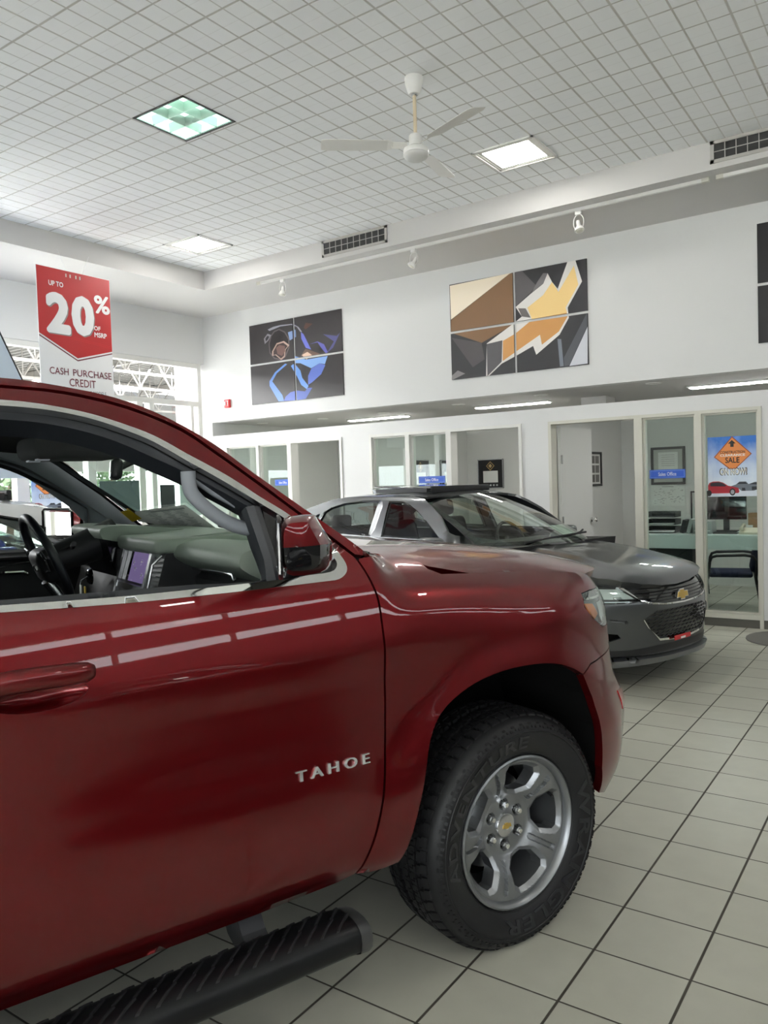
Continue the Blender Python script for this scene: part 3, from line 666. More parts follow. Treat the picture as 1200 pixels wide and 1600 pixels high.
btext('0', .538+.012, .462+.012, .285, .44, M['sign_shadow'], .0025, .055); btext('0', .538, .462, .285, .44, M['sign_white'], .0035, .055)
btext('%', .79, .30, .205, .205, M['sign_white'], .0035, .03)
btext('OF', .715, .572, .085, .05, M['sign_white'], bold=.03); btext('MSRP', .755, .645, .16, .055, M['sign_white'], bold=.03)
btext('CASH', .2175, 1.095, .225, .075, M['maroon'], bold=.006); btext('PURCHASE', .63, 1.095, .49, .075, M['maroon'], bold=.006); btext('CREDIT', .50, 1.205, .33, .085, M['maroon'], bold=.006)
btext('ON SELECT NEW 2018 MODELS', .475, 1.305, .64, .045, M['text_grey'], bold=0); btext('IN STOCK THE LONGEST.', .475, 1.38, .48, .045, M['text_grey'], bold=0)
wr = MB(); wr.tube([(0,-.095,.0),(-.14,-.17,.41)], .0016, 6); wr.tube([(0,.105,.0),(-.14,.36,.41)], .0016, 6); wr.build('hanging_wire', M['sign_white'], bn)
for x in (.35,.40,.47,.52): MB().box(.0,.006, x-.452-.006, x-.452+.006, -.07, -.035).build('clip', M['frame_cream'], bn)
pn = thing('sloping_board', 'pale blue board with a dark sloping edge at the left margin', 'board', (-7.0, 3.6, 1.9))
MB().prism([(-1.2,-.2),(.66,-.2),(.62,.70),(.36,1.245),(-.1,1.9),(-1.2,2.0)], 'X', -.012, 0).build('panel', flat('pale_blue_board', (206,220,236), .35), pn)
MB().tube([(0,.66,-.2),(0,.62,.70),(0,.36,1.245),(0,-.1,1.9)], .008, 6).build('edge_trim', M['black_frame'], pn)
MB().tube([(-.006,-.9,1.95),(-.006,-.9,2.46)], .002, 6).tube([(-.006,-.3,1.93),(-.006,-.3,2.46)], .002, 6).build('hanging_wire', M['sign_white'], pn)

# ---------------------------------------------------------------- outside the left glazing: canopy with open-web steel
struct('ground', MB().box(-70, 70, -70, 70, -.16, -.105), M['concrete'])
cn = MB(); 
for i in range(184):
    y = -13+i*.24
    cn.prism([(y,5.35),(y+.09,5.35),(y+.12,5.29),(y+.21,5.29),(y+.24,5.35),(y+.24,5.37),(y,5.37)], 'X', -24, -9.6)
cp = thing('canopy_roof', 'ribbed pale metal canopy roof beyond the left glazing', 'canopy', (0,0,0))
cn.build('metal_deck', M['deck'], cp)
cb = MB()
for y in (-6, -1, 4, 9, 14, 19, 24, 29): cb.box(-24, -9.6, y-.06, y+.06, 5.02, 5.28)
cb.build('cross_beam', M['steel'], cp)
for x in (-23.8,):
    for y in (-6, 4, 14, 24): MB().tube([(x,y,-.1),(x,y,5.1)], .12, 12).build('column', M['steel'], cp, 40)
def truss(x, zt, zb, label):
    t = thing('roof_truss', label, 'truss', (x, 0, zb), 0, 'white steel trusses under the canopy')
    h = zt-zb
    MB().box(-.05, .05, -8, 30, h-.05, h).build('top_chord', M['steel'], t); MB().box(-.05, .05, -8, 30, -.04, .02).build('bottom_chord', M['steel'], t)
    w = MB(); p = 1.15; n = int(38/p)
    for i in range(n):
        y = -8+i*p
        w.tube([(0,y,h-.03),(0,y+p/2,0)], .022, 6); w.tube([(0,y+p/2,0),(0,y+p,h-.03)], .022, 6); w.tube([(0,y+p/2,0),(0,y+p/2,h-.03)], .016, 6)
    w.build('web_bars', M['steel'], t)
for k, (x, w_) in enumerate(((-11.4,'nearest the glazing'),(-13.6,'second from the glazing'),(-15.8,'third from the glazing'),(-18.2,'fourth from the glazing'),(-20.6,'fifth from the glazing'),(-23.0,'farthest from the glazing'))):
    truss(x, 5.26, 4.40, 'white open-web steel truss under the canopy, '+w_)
struct('wall_hall_shading', MB().box(-26, -25.7, -13, 31.4, 2.3, 5.4).box(-26, -9.4, 31.2, 31.4, -.1, 5.4).box(-26, -9.4, -13.2, -13, 2.3, 5.4), M['deck'])  # walls added round the hall to cut the light under the canopy
bt = thing('outdoor_pillar', 'pale block pillar outside the glazing near the room corner', 'pillar', (-9.95, 9.0, 0)); MB().box(-.15, .15, -.30, .30, -.1, 5.28).build('shaft', flat('pillar_block', (232,230,220), .8), bt)
# trees far outside
def tree(x, y, h, label):
    t = thing('tree', label, 'tree', (x, y, -.1), 0, 'trees outside the left glazing')
    MB().tube([(0,0,0),(.05,0,h*.35),(0,.05,h*.6)], [.12,.09,.04], 8).build('trunk', M['bark'], t, 40)
    v = []; f = []; rnd = random.Random(int(x*7+y))
    for i in range(1400):
        a = rnd.random()*2*PI; u = rnd.random()**.5; zz = rnd.random()
        r = (1.3*math.sin(PI*min(1, .15+zz*.9)))*u
        c = Vector((r*math.cos(a), r*math.sin(a), h*(.35+.65*zz))); d = Vector((rnd.uniform(-1,1), rnd.uniform(-1,1), rnd.uniform(-1,1))).normalized(); e = d.orthogonal()
        b = len(v); s = .11; v += [c+d*s, c+e*s*.5, c-d*s, c-e*s*.5]; f.append((b,b+1,b+2,b+3))
    mesh_ob('foliage', v, f, M['leaf'], t)
tree(-19.5, 11.2, 3.2, 'dark green tree outside, seen through the left car window'); tree(-30, 22, 4.5, 'dark tree far outside the left glazing')
# poster boards standing against the inside of the left glazing
def board(name, y0, y1, z0, z1, m, label, x=-9.154):
    o = MB().box(x-.006, x+.006, y0, y1, z0, z1).build(name, m); tag(o, label, 'poster'); return o
board('poster_back', 6.53, 7.17, 1.18, 1.69, flat('poster_back_grey', (84,100,100), .6), 'grey back of a poster on the left glazing, seen through the windscreen')
board('poster_back', 7.9, 8.30, 1.15, 1.76, flat('poster_back_pale', (172,188,184), .6), 'pale poster back on the left glazing near the room corner')
board('poster_back', 7.54, 7.80, 1.10, 1.62, flat('poster_back_dark', (40,44,50), .6), 'narrow dark poster back between two posts of the left glazing')

# ---------------------------------------------------------------- posters and signs
def sale_poster(name, loc, rz, w, h, label):
    t = thing(name, label, 'poster', loc, rz, 'sale posters')
    MB().box(-w/2, w/2, 0, .004, 0, h).build('sheet', M['poster_sky'], t)
    def P(poly, y): return [((x-.5)*w, y, (1-z)*h) for x, z in poly]
    def layer(nm, polys, m, y):
        mb = MB()
        for p in polys:
            tri = tessellate_polygon([[Vector((a, b, 0)) for a, b in p]]); mb.add(P(p, y), [tuple(k) for k in tri])
        mb.build(nm, m, t, recalc=False)
    layer('ground_print', [[(0,.88),(1,.84),(1,1),(0,1)]], flat('print_snow', (216,224,234)), -.0004)
    layer('diamond_border', [[(.49,.0),(.87,.30),(.55,.545),(.43,.545),(.125,.335)]], flat('print_brick', (150,74,48)), -.0006)
    layer('diamond', [[(.49,.022),(.845,.30),(.545,.53),(.44,.53),(.15,.335)]], flat('print_orange', (224,138,74)), -.0010)
    layer('arrow', [[(.485,.06),(.56,.12),(.52,.12),(.52,.175),(.455,.175),(.455,.12),(.41,.12)]], M['ink'], -.0014)
    def tx(txt, cx, cz, tw, th, m, y, bold=.02, nm='lettering', shear=0):
        v, f = fit_text(txt, tw*w, th*h, bold, shear=shear); MB().add([((cx-.5)*w+a, y-k, (1-cz)*h+b) for a, b, k in v], f).build(nm, m, t)
    tx('CONSTRUCTION', .495, .262, .49, .045, M['ink'], -.0015); tx('CLEARANCE', .495, .312, .49, .04, M['paper'], -.0016, .03); tx('SALE', .49, .395, .28, .095, M['ink'], -.0015)
    tx('ON NOW!', .505, .585, .545, .125, M['ink'], -.0015, .06, 'lettering_outline'); tx('ON NOW!', .505, .585, .515, .105, M['paper'], -.0020, .03)
    layer('red_car_print', [[(0,.81),(.03,.765),(.10,.745),(.22,.745),(.30,.765),(.40,.82),(.52,.84),(.60,.86),(.62,.92),(.60,.945),(.02,.945),(0,.93)]], flat('print_crimson', (168,40,52)), -.0010)
    layer('car_window_print', [[(.04,.80),(.06,.765),(.21,.755),(.28,.77),(.37,.815),(.34,.83),(.05,.825)]], flat('print_dark_glass', (40,38,46)), -.0014)
    layer('grey_car_print', [[(.45,.83),(.56,.80),(.62,.755),(.75,.755),(.80,.80),(.92,.765),(1,.765),(1,.88),(.90,.91),(.66,.91),(.62,.88),(.5,.85)]], flat('print_car_grey', (110,118,128)), -.0008)
    layer('car_shade_print', [[(.56,.795),(.63,.765),(.74,.765),(.78,.795)],[(.80,.80),(.90,.775),(.99,.775),(.97,.81)],[(.67,.86),(.73,.86),(.74,.91),(.67,.91)],[(.86,.84),(.99,.84),(.99,.89),(.86,.90)]], flat('print_car_dark', (36,40,48)), -.0012)
    ring = lambda cx, cz, r: [(cx+r*math.cos(a*PI/8), cz+r*1.05*math.sin(a*PI/8)) for a in range(16)]
    layer('wheel_print', [ring(.485,.925,.058), ring(.02,.94,.05)], M['ink'], -.0016); layer('hub_print', [ring(.485,.925,.036)], flat('print_hub', (160,164,172)), -.0019)
    return t
M['poster_sky'] = mat('poster_sky_print', srgb(80,140,215), .4)
def poster_gradient():
    m = M['poster_sky']; b = m.node_tree.nodes['Principled BSDF']; tc = nd(m, 'ShaderNodeTexCoord'); s = nd(m, 'ShaderNodeSeparateXYZ'); L = m.node_tree.links.new
    L(tc.outputs['Generated'], s.inputs[0]); nz = nd(m, 'ShaderNodeTexNoise'); nz.inputs['Scale'].default_value = 3; nz.inputs['Detail'].default_value = 6; L(tc.outputs['Generated'], nz.inputs['Vector'])
    a = math_node(m, 'MULTIPLY_ADD', nz.outputs['Fac'], .7, -.35); a = math_node(m, 'ADD', a, s.outputs[2])
    r = nd(m, 'ShaderNodeValToRGB'); r.color_ramp.elements[0].color = (*srgb(226,236,246),1); r.color_ramp.elements[0].position = .2; r.color_ramp.elements[1].color = (*srgb(48,112,196),1); r.color_ramp.elements[1].position = 1
    L(a, r.inputs[0]); L(r.outputs[0], b.inputs['Base Color'])
poster_gradient()
sale_poster('sale_poster', (-1.655, YB+.05, 1.305), 0, .475, .60, 'blue sale poster with orange diamond, on the glass of the right office')
sale_poster('sale_poster', (-9.155, 5.76, 1.30), PI/2, .40, .52, 'sale poster on the left glazing, seen through the far car window')
def office_sign(x, z, w, h, label):
    t = thing('office_sign', label, 'sign', (x, YB+.052, z), 0, 'blue office signs')
    MB().bbox(-w/2, w/2, -.004, 0, -h/2, h/2, .0015).build('plate', M['sign_blue'], t)
    b = MB(); e = .010; k = .0025
    for (x0, x1, z0, z1) in ((-w/2+e, w/2-e, h/2-e-k, h/2-e), (-w/2+e, w/2-e, -h/2+e, -h/2+e+k), (-w/2+e, -w/2+e+k, -h/2+e, h/2-e), (w/2-e-k, w/2-e, -h/2+e, h/2-e)): b.box(x0, x1, -.0048, -.004, z0, z1)
    b.build('border_line', flat('sign_pale_line', (150,180,230)), t)
    v, f = fit_text('Sales Office', w*.5, h*.42, .004); MB().add([(a, -.0049-k, b_) for a, b_, k in v], f).build('lettering', M['sign_white'], t)
office_sign(-5.17, 1.57, .385, .088, 'blue office sign on the glass of the middle office'); office_sign(-2.295, 1.55, .365, .092, 'blue office sign on the glass in front of the diploma'); office_sign(-7.66, 1.60, .30, .088, 'blue office sign on the left office, half hidden by the red car')

# ---------------------------------------------------------------- things in the offices
def framed(name, w, h, loc, rz, label, cat, bw_=.03, inner=None, group=None):
    t = thing(name, label, cat, loc, rz, group)
    f = MB().box(-w/2, w/2, -.025, 0, h/2-bw_, h/2).box(-w/2, w/2, -.025, 0, -h/2, -h/2+bw_).box(-w/2, -w/2+bw_, -.025, 0, -h/2, h/2).box(w/2-bw_, w/2, -.025, 0, -h/2, h/2)
    f.build('frame', M['black_frame'], t); return t
t = framed('photo_collage', .62, .46, (-3.75+.001, 10.28, 1.645), PI/2, 'black-framed photo collage on the wall by the open door', 'picture frame')
MB().box(-.28, .28, -.008, -.002, -.20, .20).build('mount', M['paper'], t)
cg = MB()
for i in range(3):
    for j in range(3): cg.box(-.235+.165*i, -.235+.165*i+.135, -.011, -.008, -.175+.125*j, -.175+.125*j+.10)
cg.build('photo', flat('collage_photo', (110,108,104)), t)
t = framed('diploma', .47, .53, (-3.09, 11.499, 1.665), 0, 'black-framed diploma behind the blue sign of the right office', 'picture frame', .035)
MB().box(-.20, .20, -.008, -.002, -.23, .23).build('mount', flat('mount_grey', (176,178,172)), t); MB().box(-.135, .135, -.012, -.008, -.05, .19).build('certificate', M['paper'], t)
tl = MB()
for k in range(6): tl.box(-.09, .09, -.0135, -.012, .15-.03*k, .153-.03*k)
tl.build('print_line', M['text_grey'], t)
cal = thing('wall_calendar', 'white paper calendar under the framed diploma', 'calendar', (-3.10, 11.498, 1.25)); MB().box(-.235, .235, -.006, 0, -.15, .148).build('sheet', M['paper'], cal)
cc = MB(); rr = random.Random(3)
for k in range(60): a, b = rr.uniform(-.20,.20), rr.uniform(-.13,.09); cc.box(a, a+rr.uniform(.01,.035), -.0075, -.006, b, b+.006)
cc.box(-.08, .08, -.0075, -.006, .115, .125); cc.build('print', M['paper_grey'], cal)
def plaque(loc, rz, w, h, label):
    t = thing('award_plaque', label, 'plaque', loc, rz, 'award plaques in the middle office')
    MB().box(-w/2, w/2, -.02, 0, -h/2, h/2).build('backing', M['black_frame'], t)
    e = MB()
    for (x0,x1,z0,z1) in ((-w/2,w/2,h/2-.012,h/2),(-w/2,w/2,-h/2,-h/2+.012),(-w/2,-w/2+.012,-h/2,h/2),(w/2-.012,w/2,-h/2,h/2)): e.box(x0,x1,-.026,-.001,z0,z1)
    e.build('frame', M['satin'], t)
    MB().box(-w*.29, w*.29, -.024, -.02, -h*.30, h*.10).build('certificate', M['paper'], t)
    d = MB(); c = h*.27
    d.add([(0,-.024,c-.075),(.075,-.024,c),(0,-.024,c+.075),(-.075,-.024,c)], [(0,1,2,3)]); d.build('diamond', flat('plaque_gold', (190,160,110)), t, recalc=False)
    k = MB(); k.add([(0,-.0245,c-.06),(.06,-.0245,c),(0,-.0245,c+.06),(-.06,-.0245,c)], [(0,1,2,3)]); k.build('diamond_centre', M['black_frame'], t, recalc=False)
    k = MB(); k.bbox(-.028,.028,-.026,-.0245,c-.012,c+.012,.0005); k.bbox(-.012,.012,-.026,-.0245,c-.03,c+.03,.0005); k.build('emblem', flat('plaque_emblem', (205,180,130)), t)
    b = MB(); n = 5
    for i in range(n): x = -w*.25+w*.5*i/(n-1); b.box(x-.015, x+.015, -.024, -.02, -h*.42, -h*.36)
    b.build('badge', M['satin'], t)
plaque((-5.875, 11.499, 1.64), 0, .45, .47, 'black award plaque with gold diamond on the back wall of the middle office')
plaque((-6.299, 10.85, 1.64), PI/2, .50, .47, 'black award plaque nearest the corner on the left wall of the middle office')
plaque((-6.299, 10.0, 1.64), PI/2, .50, .47, 'black award plaque nearer the glass on the left wall of the middle office')
ot = thing('picture_frame', 'dark frame edge at the right jamb of the middle office', 'picture frame', (-4.42, 11.499, 1.60)); MB().box(-.2, .2, -.02, 0, -.25, .25).build('frame', M['black_frame'], ot)
sw = thing('light_switch', 'small dark switch plate low on the wall of the left office', 'switch', (-8.1, 11.497, 1.2)); MB().bbox(-.06,.06,-.01,0,-.06,.06,.003).build('plate', M['text_grey'], sw)
# desk with its things
dk = thing('desk', 'pale desk with a thick front edge behind the office glass', 'desk', (-2.0, 9.08, 0))
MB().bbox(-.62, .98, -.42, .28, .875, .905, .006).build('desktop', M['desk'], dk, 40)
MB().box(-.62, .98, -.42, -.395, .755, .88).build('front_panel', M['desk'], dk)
MB().box(-.62, -.59, -.39, .26, 0, .875).build('side_panel', flat('desk_dark_panel', (60,62,64)), dk); MB().box(-.55, -.15, -.2, .26, 0, .85).build('pedestal', flat('desk_pedestal', (46,46,50)), dk)  # side panels and pedestal in a darker grey than the top
MB().box(.95, .98, -.39, .26, 0, .875).build('side_panel', flat('desk_dark_end', (60,62,64)), dk)
mo = thing('monitor', 'black computer monitor on the desk under the poster', 'monitor', (-1.87, 9.2, .905))
MB().bbox(-.21, .21, -.02, .02, .13, .42, .006).build('screen_back', M['gloss_black'], mo, 40); MB().bbox(-.03, .03, .01, .035, .0, .2, .004).build('stand', M['black'], mo, 40); MB().bbox(-.12, .12, -.08, .08, 0, .012, .004).build('foot', M['black'], mo, 40)
bx = thing('paper_tray', 'stacked black paper trays on the left end of the desk', 'paper tray', (-2.46, 8.95, .905))
for k in range(3):
    z = .008+.082*k; MB().box(-.17, .15, -.12, .12, z, z+.006).box(-.17,-.164,-.12,.12,z,z+.06).box(.144,.15,-.12,.12,z,z+.06).box(-.17,.15,.114,.12,z,z+.06).build('tray', M['black'], bx)
pp = MB(); pp.box(-.15,.13,-.125,.1,.015,.022); pp.box(-.14,.12,-.13,.1,.098,.104); pp.build('paper', M['paper'], bx)
bi = thing('binder', 'grey binder leaning beside the black paper trays', 'binder', (-2.17, 8.9, .907), 0); o = MB().bbox(-.02, .02, -.10, .10, 0, .15, .004).build('cover', flat('binder_grey', (150,154,152)), bi); o.rotation_euler = (0, math.radians(14), 0); o.location = (0,0,.006)
bi = thing('binder', 'black binder leaning against the grey binder', 'binder', (-2.24, 8.9, .907), 0); o = MB().bbox(-.02, .02, -.10, .10, 0, .14, .004).build('cover', M['black'], bi); o.rotation_euler = (0, math.radians(14), 0); o.location = (0,0,.006)
pr = thing('printer', 'grey desktop printer left of the monitor stand', 'printer', (-2.02, 8.86, .906)); MB().bbox(-.10, .10, -.09, .12, 0, .135, .012).build('body', flat('printer_grey', (142,146,146)), pr, 40); MB().box(-.08,.08,-.10,-.06,.03,.036).build('paper_tray', M['paper'], pr)
kb = thing('keyboard', 'dark keyboard lying in front of the monitor', 'keyboard', (-1.80, 8.84, .906)); MB().bbox(-.12, .12, -.05, .05, 0, .016, .004).build('case', M['text_grey'], kb)
ky = MB()
for i in range(12):
    for j in range(4): ky.box(-.108+.018*i, -.094+.018*i, -.04+.02*j, -.025+.02*j, .016, .02)
ky.build('key_bed', M['black'], kb)
ph = thing('desk_phone', 'cream desk telephone at the right end of the desk', 'telephone', (-1.56, 8.84, .906)); MB().prism([(-.08,0),(.09,0),(.09,.06),(-.08,.02)], 'X', -.10, .10).build('base', flat('phone_cream', (202,196,176)), ph)
MB().tube([(-.075,-.06,.055),(-.075,-.03,.075),(-.075,.03,.095),(-.075,.06,.085)], [.022,.014,.014,.022], 10).build('handset', flat('phone_handset', (190,184,164)), ph, 40)
ct = thing('carton', 'small brown carton beside the monitor', 'box', (-1.555, 9.2, .906)); MB().box(-.08, .08, -.07, .07, 0, .20).build('box', M['carton'], ct)
nt = thing('note_card', 'white note card propped against the brown carton', 'card', (-1.62, 9.10, .906)); MB().box(-.035, .035, 0, .004, 0, .075).build('sheet', M['paper'], nt)
wb = thing('whiteboard', 'white board with a dark rim on the back wall behind the monitor', 'board', (-2.3, 11.498, 1.05)); MB().box(-.47,.47,-.015,0,-.25,.23).build('panel', flat('whiteboard_pale', (196,200,196)), wb); MB().box(-.49,-.47,-.02,0,-.25,.25).box(-.49,.49,-.02,0,.23,.25).build('rim', M['black_frame'], wb)
def chair(loc, rz, label):
    t = thing('office_chair', label, 'chair', loc, rz, 'visitor chairs')
    def bar(n, p, r=.014): MB().tube(p, r, 10).build(n, M['black'], t, 50)
    # seat faces +x; sled style legs and arms
    bm_ = MB().bbox(-.24, .25, -.24, .24, .40, .47, .03, 0, 3); bm_.build('seat', M['seat_blue'], t, 50)
    b = MB().bbox(-.035, .03, -.23, .23, -.05, .34, .03, 0, 3).build('backrest', M['seat_blue'], t, 50); b.location = (-.245, 0, .52); b.rotation_euler = (0, math.radians(-10), 0)
    for s in (-.265, .265):
        bar('arm', [(-.27,s,.40),(-.285,s,.60),(-.24,s,.665),(-.15,s,.68),(.16,s,.67),(.215,s,.65),(.235,s,.60),(.255,s,.42)], .018)
        bar('leg', [(.255,s,.44),(.30,s,.03),(.30,s,.012)], .014); bar('leg', [(-.27,s,.42),(-.33,s,.05),(-.345,s,.012)], .014)
    bar('crossbar', [(.255,-.265,.40),(.255,.265,.40)]); bar('crossbar', [(-.27,-.265,.41),(-.27,.265,.41)]); bar('back_post', [(-.27,-.1,.41),(-.30,-.1,.62)]); bar('back_post', [(-.27,.1,.41),(-.30,.1,.62)])
    return t
M['seat_blue'] = add_noise_bump(mat('navy_chair_fabric', (.030,.034,.060), .9, spec=.1), 250, .2, .001)
chair((-1.92, 9.66, 0), math.radians(192), 'navy office armchair under the poster, seen side-on through the glass').scale = (.93, .93, .92); chair((-2.75, 10.45, 0), math.radians(60), 'dark office armchair behind the desk in shadow')
fm = MB(); pts = [(-1.46+.33*(1-math.cos(a)), 8.05+.33*math.sin(a)) for a in [PI*k/12-PI/2 for k in range(13)]]
fm.prism([(-.9,7.62),(-.9,8.36)]+[(-1.15-.31*math.sin(PI*k/12), 7.99+.37*math.cos(PI*k/12)) for k in range(13)], 'Z', .001, .010)
dm = fm.build('door_mat', M['mat_grey']); tag(dm, 'grey rounded floor mat before the glass front at the right edge', 'mat')

# ================================================================ body panels
def inside(p, poly):
    x, y = p; c = False; n = len(poly)
    for i in range(n):
        x0, y0 = poly[i]; x1, y1 = poly[i-1]
        if (y0 > y) != (y1 > y) and x < (x1-x0)*(y-y0)/(y1-y0)+x0: c = not c
    return c
def crom(pts, k=4, closed=False):
    """smooth curve through points"""
    n = len(pts); out = []
    rng = range(n if closed else n-1)
    for i in rng:
        p0 = pts[i-1] if (closed or i > 0) else pts[i]; p1 = pts[i]; p2 = pts[(i+1) % n]; p3 = pts[(i+2) % n] if (closed or i+2 < n) else p2
        for j in range(k):
            t = j/k
            out.append(tuple(.5*((2*p1[d])+(-p0[d]+p2[d])*t+(2*p0[d]-5*p1[d]+4*p2[d]-p3[d])*t*t+(-p0[d]+3*p1[d]-3*p2[d]+p3[d])*t**3) for d in (0,1)))
    if not closed: out.append(pts[-1])
    return out
def dens(poly, step):
    out = []; n = len(poly)
    for i in range(n):
        a, b = poly[i], poly[(i+1) % n]; L = math.hypot(b[0]-a[0], b[1]-a[1]); k = max(1, int(math.ceil(L/step)))
        for j in range(k): out.append((a[0]+(b[0]-a[0])*j/k, a[1]+(b[1]-a[1])*j/k))
    return out
def triangulate(outer, holes, su, sv):
    step = min(su, sv)*1.2
    loops = [dens(outer, step)]+[dens(h, step) for h in holes]
    V = []; E = []
    for lp in loops:
        b = len(V); V += lp; E += [(b+i, b+(i+1) % len(lp)) for i in range(len(lp))]
    B = {}
    for p in V: B.setdefault((int(p[0]//su), int(p[1]//sv)), []).append(p)
    u0, u1 = min(p[0] for p in outer), max(p[0] for p in outer); v0, v1 = min(p[1] for p in outer), max(p[1] for p in outer)
    for i in range(int((u1-u0)/su)+1):
        for j in range(int((v1-v0)/sv)+1):
            p = (u0+(i+.5)*su, v0+(j+.5)*sv)
            if not inside(p, outer) or any(inside(p, h) for h in holes): continue
            ci, cj = int(p[0]//su), int(p[1]//sv)
            if any(((p[0]-q[0])/su)**2+((p[1]-q[1])/sv)**2 < .3 for a in (-1,0,1) for b in (-1,0,1) for q in B.get((ci+a, cj+b), ())): continue
            V.append(p)
    r = delaunay_2d_cdt([Vector(p) for p in V], E, [], 0, 1e-6)
    vs2 = [(v.x, v.y) for v in r[0]]; F = []
    for f in r[2]:
        c = (sum(vs2[i][0] for i in f)/3, sum(vs2[i][1] for i in f)/3)
        if inside(c, outer) and not any(inside(c, h) for h in holes): F.append(tuple(f))
    return vs2, F
def panel(name, P, N, outer, m, parent, holes=(), su=.03, sv=.02, skirt=.014, mirror=False, flip=False):
    """sheet of bodywork on a surface P(u,v) with normals N(u,v), its edges turned inwards"""
    vs2, F = triangulate(outer, list(holes), su, sv)
    pos = [P(u, v) for u, v in vs2]; nor = [N(u, v) for u, v in vs2]
    sg = -1 if mirror else 1
    pos = [(p[0], p[1]*sg, p[2]) for p in pos]; nor = [(n[0], n[1]*sg, n[2]) for n in nor]
    FF = []
    for f in F:
        a, b, c = (Vector(pos[i]) for i in f); g = (b-a).cross(c-a); n = Vector(nor[f[0]])+Vector(nor[f[1]])+Vector(nor[f[2]])
        FF.append(f if g.dot(n) > 0 else f[::-1])
    LN = [Vector(nor[i]) for f in FF for i in f]
    # boundary skirt
    ec = {}
    for f in FF:
        for i in range(len(f)): a, b = f[i], f[(i+1) % len(f)]; ec[(a, b)] = 1
    bnd = [(a, b) for (a, b) in ec if (b, a) not in ec]
    idx = {}; V = list(pos)
    if skirt:
        for a, b in bnd:
            for i in (a, b):
                if i not in idx: idx[i] = len(V); V.append(tuple(Vector(pos[i])-Vector(nor[i])*skirt))
        for a, b in bnd:
            f = (b, a, idx[a], idx[b]); g = (Vector(V[f[1]])-Vector(V[f[0]])).cross(Vector(V[f[2]])-Vector(V[f[1]]))
            g = g.normalized() if g.length > 1e-12 else Vector(nor[a]); FF.append(f); LN += [g]*4
    return mesh_ob(name, V, FF, m, parent, True, normals=LN)
def both(name, *a, **k):
    return [panel(name, *a, **k), panel(name, *a, mirror=True, **k)]
def hf_normal(h, x, y, e=.004):
    v = Vector((-(h(x+e, y)-h(x-e, y))/(2*e), -(h(x, y+e)-h(x, y-e))/(2*e), 1)); v.normalize(); return tuple(v)
def strip_pts(P, pts, off): return [P(u, v, off) for u, v in pts]

# ================================================================ the red sport utility vehicle in front
suv = thing('red_suv', 'large deep red sport utility vehicle filling the left foreground, its near front window open', 'car', (-2.058, 2.723, 0), math.radians(70))
SB = suv_body()
def SP(o): return lambda u, z: SB.P(u, z, o)
SN = SB.N
CHO = [(-1.70,1.790),(-1.60,1.787),(-1.4925,1.7831),(-1.4276,1.7786),(-1.3688,1.7702),(-1.3012,1.7566),(-1.2403,1.7388),(-1.1519,1.7052),(-1.1008,1.6774),(-1.0543,1.6474),(-1.0031,1.6169),(-0.9527,1.5860),(-0.9088,1.5547),(-0.8695,1.5249),(-0.8047,1.4811),(-0.7571,1.4428),(-0.7039,1.4054),(-0.6664,1.3630),(-0.6473,1.3256),(-0.6526,1.3010),(-0.6831,1.2843),(-0.7381,1.2825),(-0.8682,1.2814),(-1.1115,1.2819),(-1.2719,1.2839),(-1.4177,1.2884),(-1.5513,1.2940),(-1.70,1.299)]
CHI = [(-1.70,1.7745),(-1.60,1.7715),(-1.4949,1.7679),(-1.4302,1.7641),(-1.3712,1.7573),(-1.3038,1.7435),(-1.2432,1.7249),(-1.1556,1.6885),(-1.1049,1.6590),(-1.0586,1.6281),(-1.0078,1.5967),(-0.9577,1.5649),(-0.9135,1.5353),(-0.8738,1.5073),(-0.8127,1.4654),(-0.7620,1.4233),(-0.7115,1.3771),(-0.6793,1.3407),(-0.6793,1.3193),(-0.7046,1.3056),(-0.7736,1.3031),(-0.8638,1.2994),(-1.1082,1.2988),(-1.2692,1.2999),(-1.4156,1.3038),(-1.5497,1.3087),(-1.70,1.312)]
DAY = [(-1.68,1.757),(-1.60,1.755),(-1.4942,1.7489),(-1.4067,1.7416),(-1.3174,1.7239),(-1.226,1.6929),(-1.1334,1.6466),(-1.0537,1.6048),(-.9606,1.5487),(-.9074,1.5147),(-.8938,1.4998),(-.8816,1.4175),(-.8849,1.313),(-1.0922,1.3177),(-1.2561,1.3213),(-1.4058,1.3246),(-1.5428,1.3276),(-1.68,1.330)]
TRI = [(-.8592,1.5027),(-.8083,1.4663),(-.7557,1.4258),(-.7053,1.3774),(-.6765,1.3397),(-.6753,1.3209),(-.6991,1.3079),(-.765,1.306),(-.8532,1.3055)]
DIT = [(-1.70,1.825),(-1.4865,1.8176),(-1.3394,1.8064),(-1.1862,1.7704),(-1.0521,1.7099),(-.9659,1.6432),(-.8679,1.5625),(-.7855,1.4929),(-.7006,1.4197),(-.6094,1.3387)]
OUT = [(-1.70,1.856),(-1.4804,1.8468),(-1.3849,1.8372),(-1.2116,1.8032),(-1.0824,1.7492),(-.9655,1.6742),(-.8738,1.5969),(-.7494,1.4968),(-.6024,1.3813),(-.5523,1.3378)]
SEAM = [(-.6094,1.3387),(-.5908,1.2988),(-.5746,1.2536),(-.5664,1.2184),(-.5650,1.1737),(-.5662,1.1033),(-.5658,.9924),(-.5656,.9049),(-.5734,.7911),(-.5877,.6851),(-.6143,.5623),(-.6421,.477),(-.6608,.4306)]
ARC = [(-.5235,.4332),(-.4921,.5226),(-.4512,.6825),(-.4205,.7842),(-.3726,.8542),(-.2958,.9012),(-.1999,.9318),(-.0737,.9455),(.0708,.9379),(.1900,.9104),(.2795,.8639),(.3236,.7826),(.3500,.6445),(.3749,.5043),(.4365,.3862)]
ARCS = crom(ARC, 3); SEAMS = crom(SEAM, 3)
sk = crom(CHO, 3); ski = crom(CHI, 3)
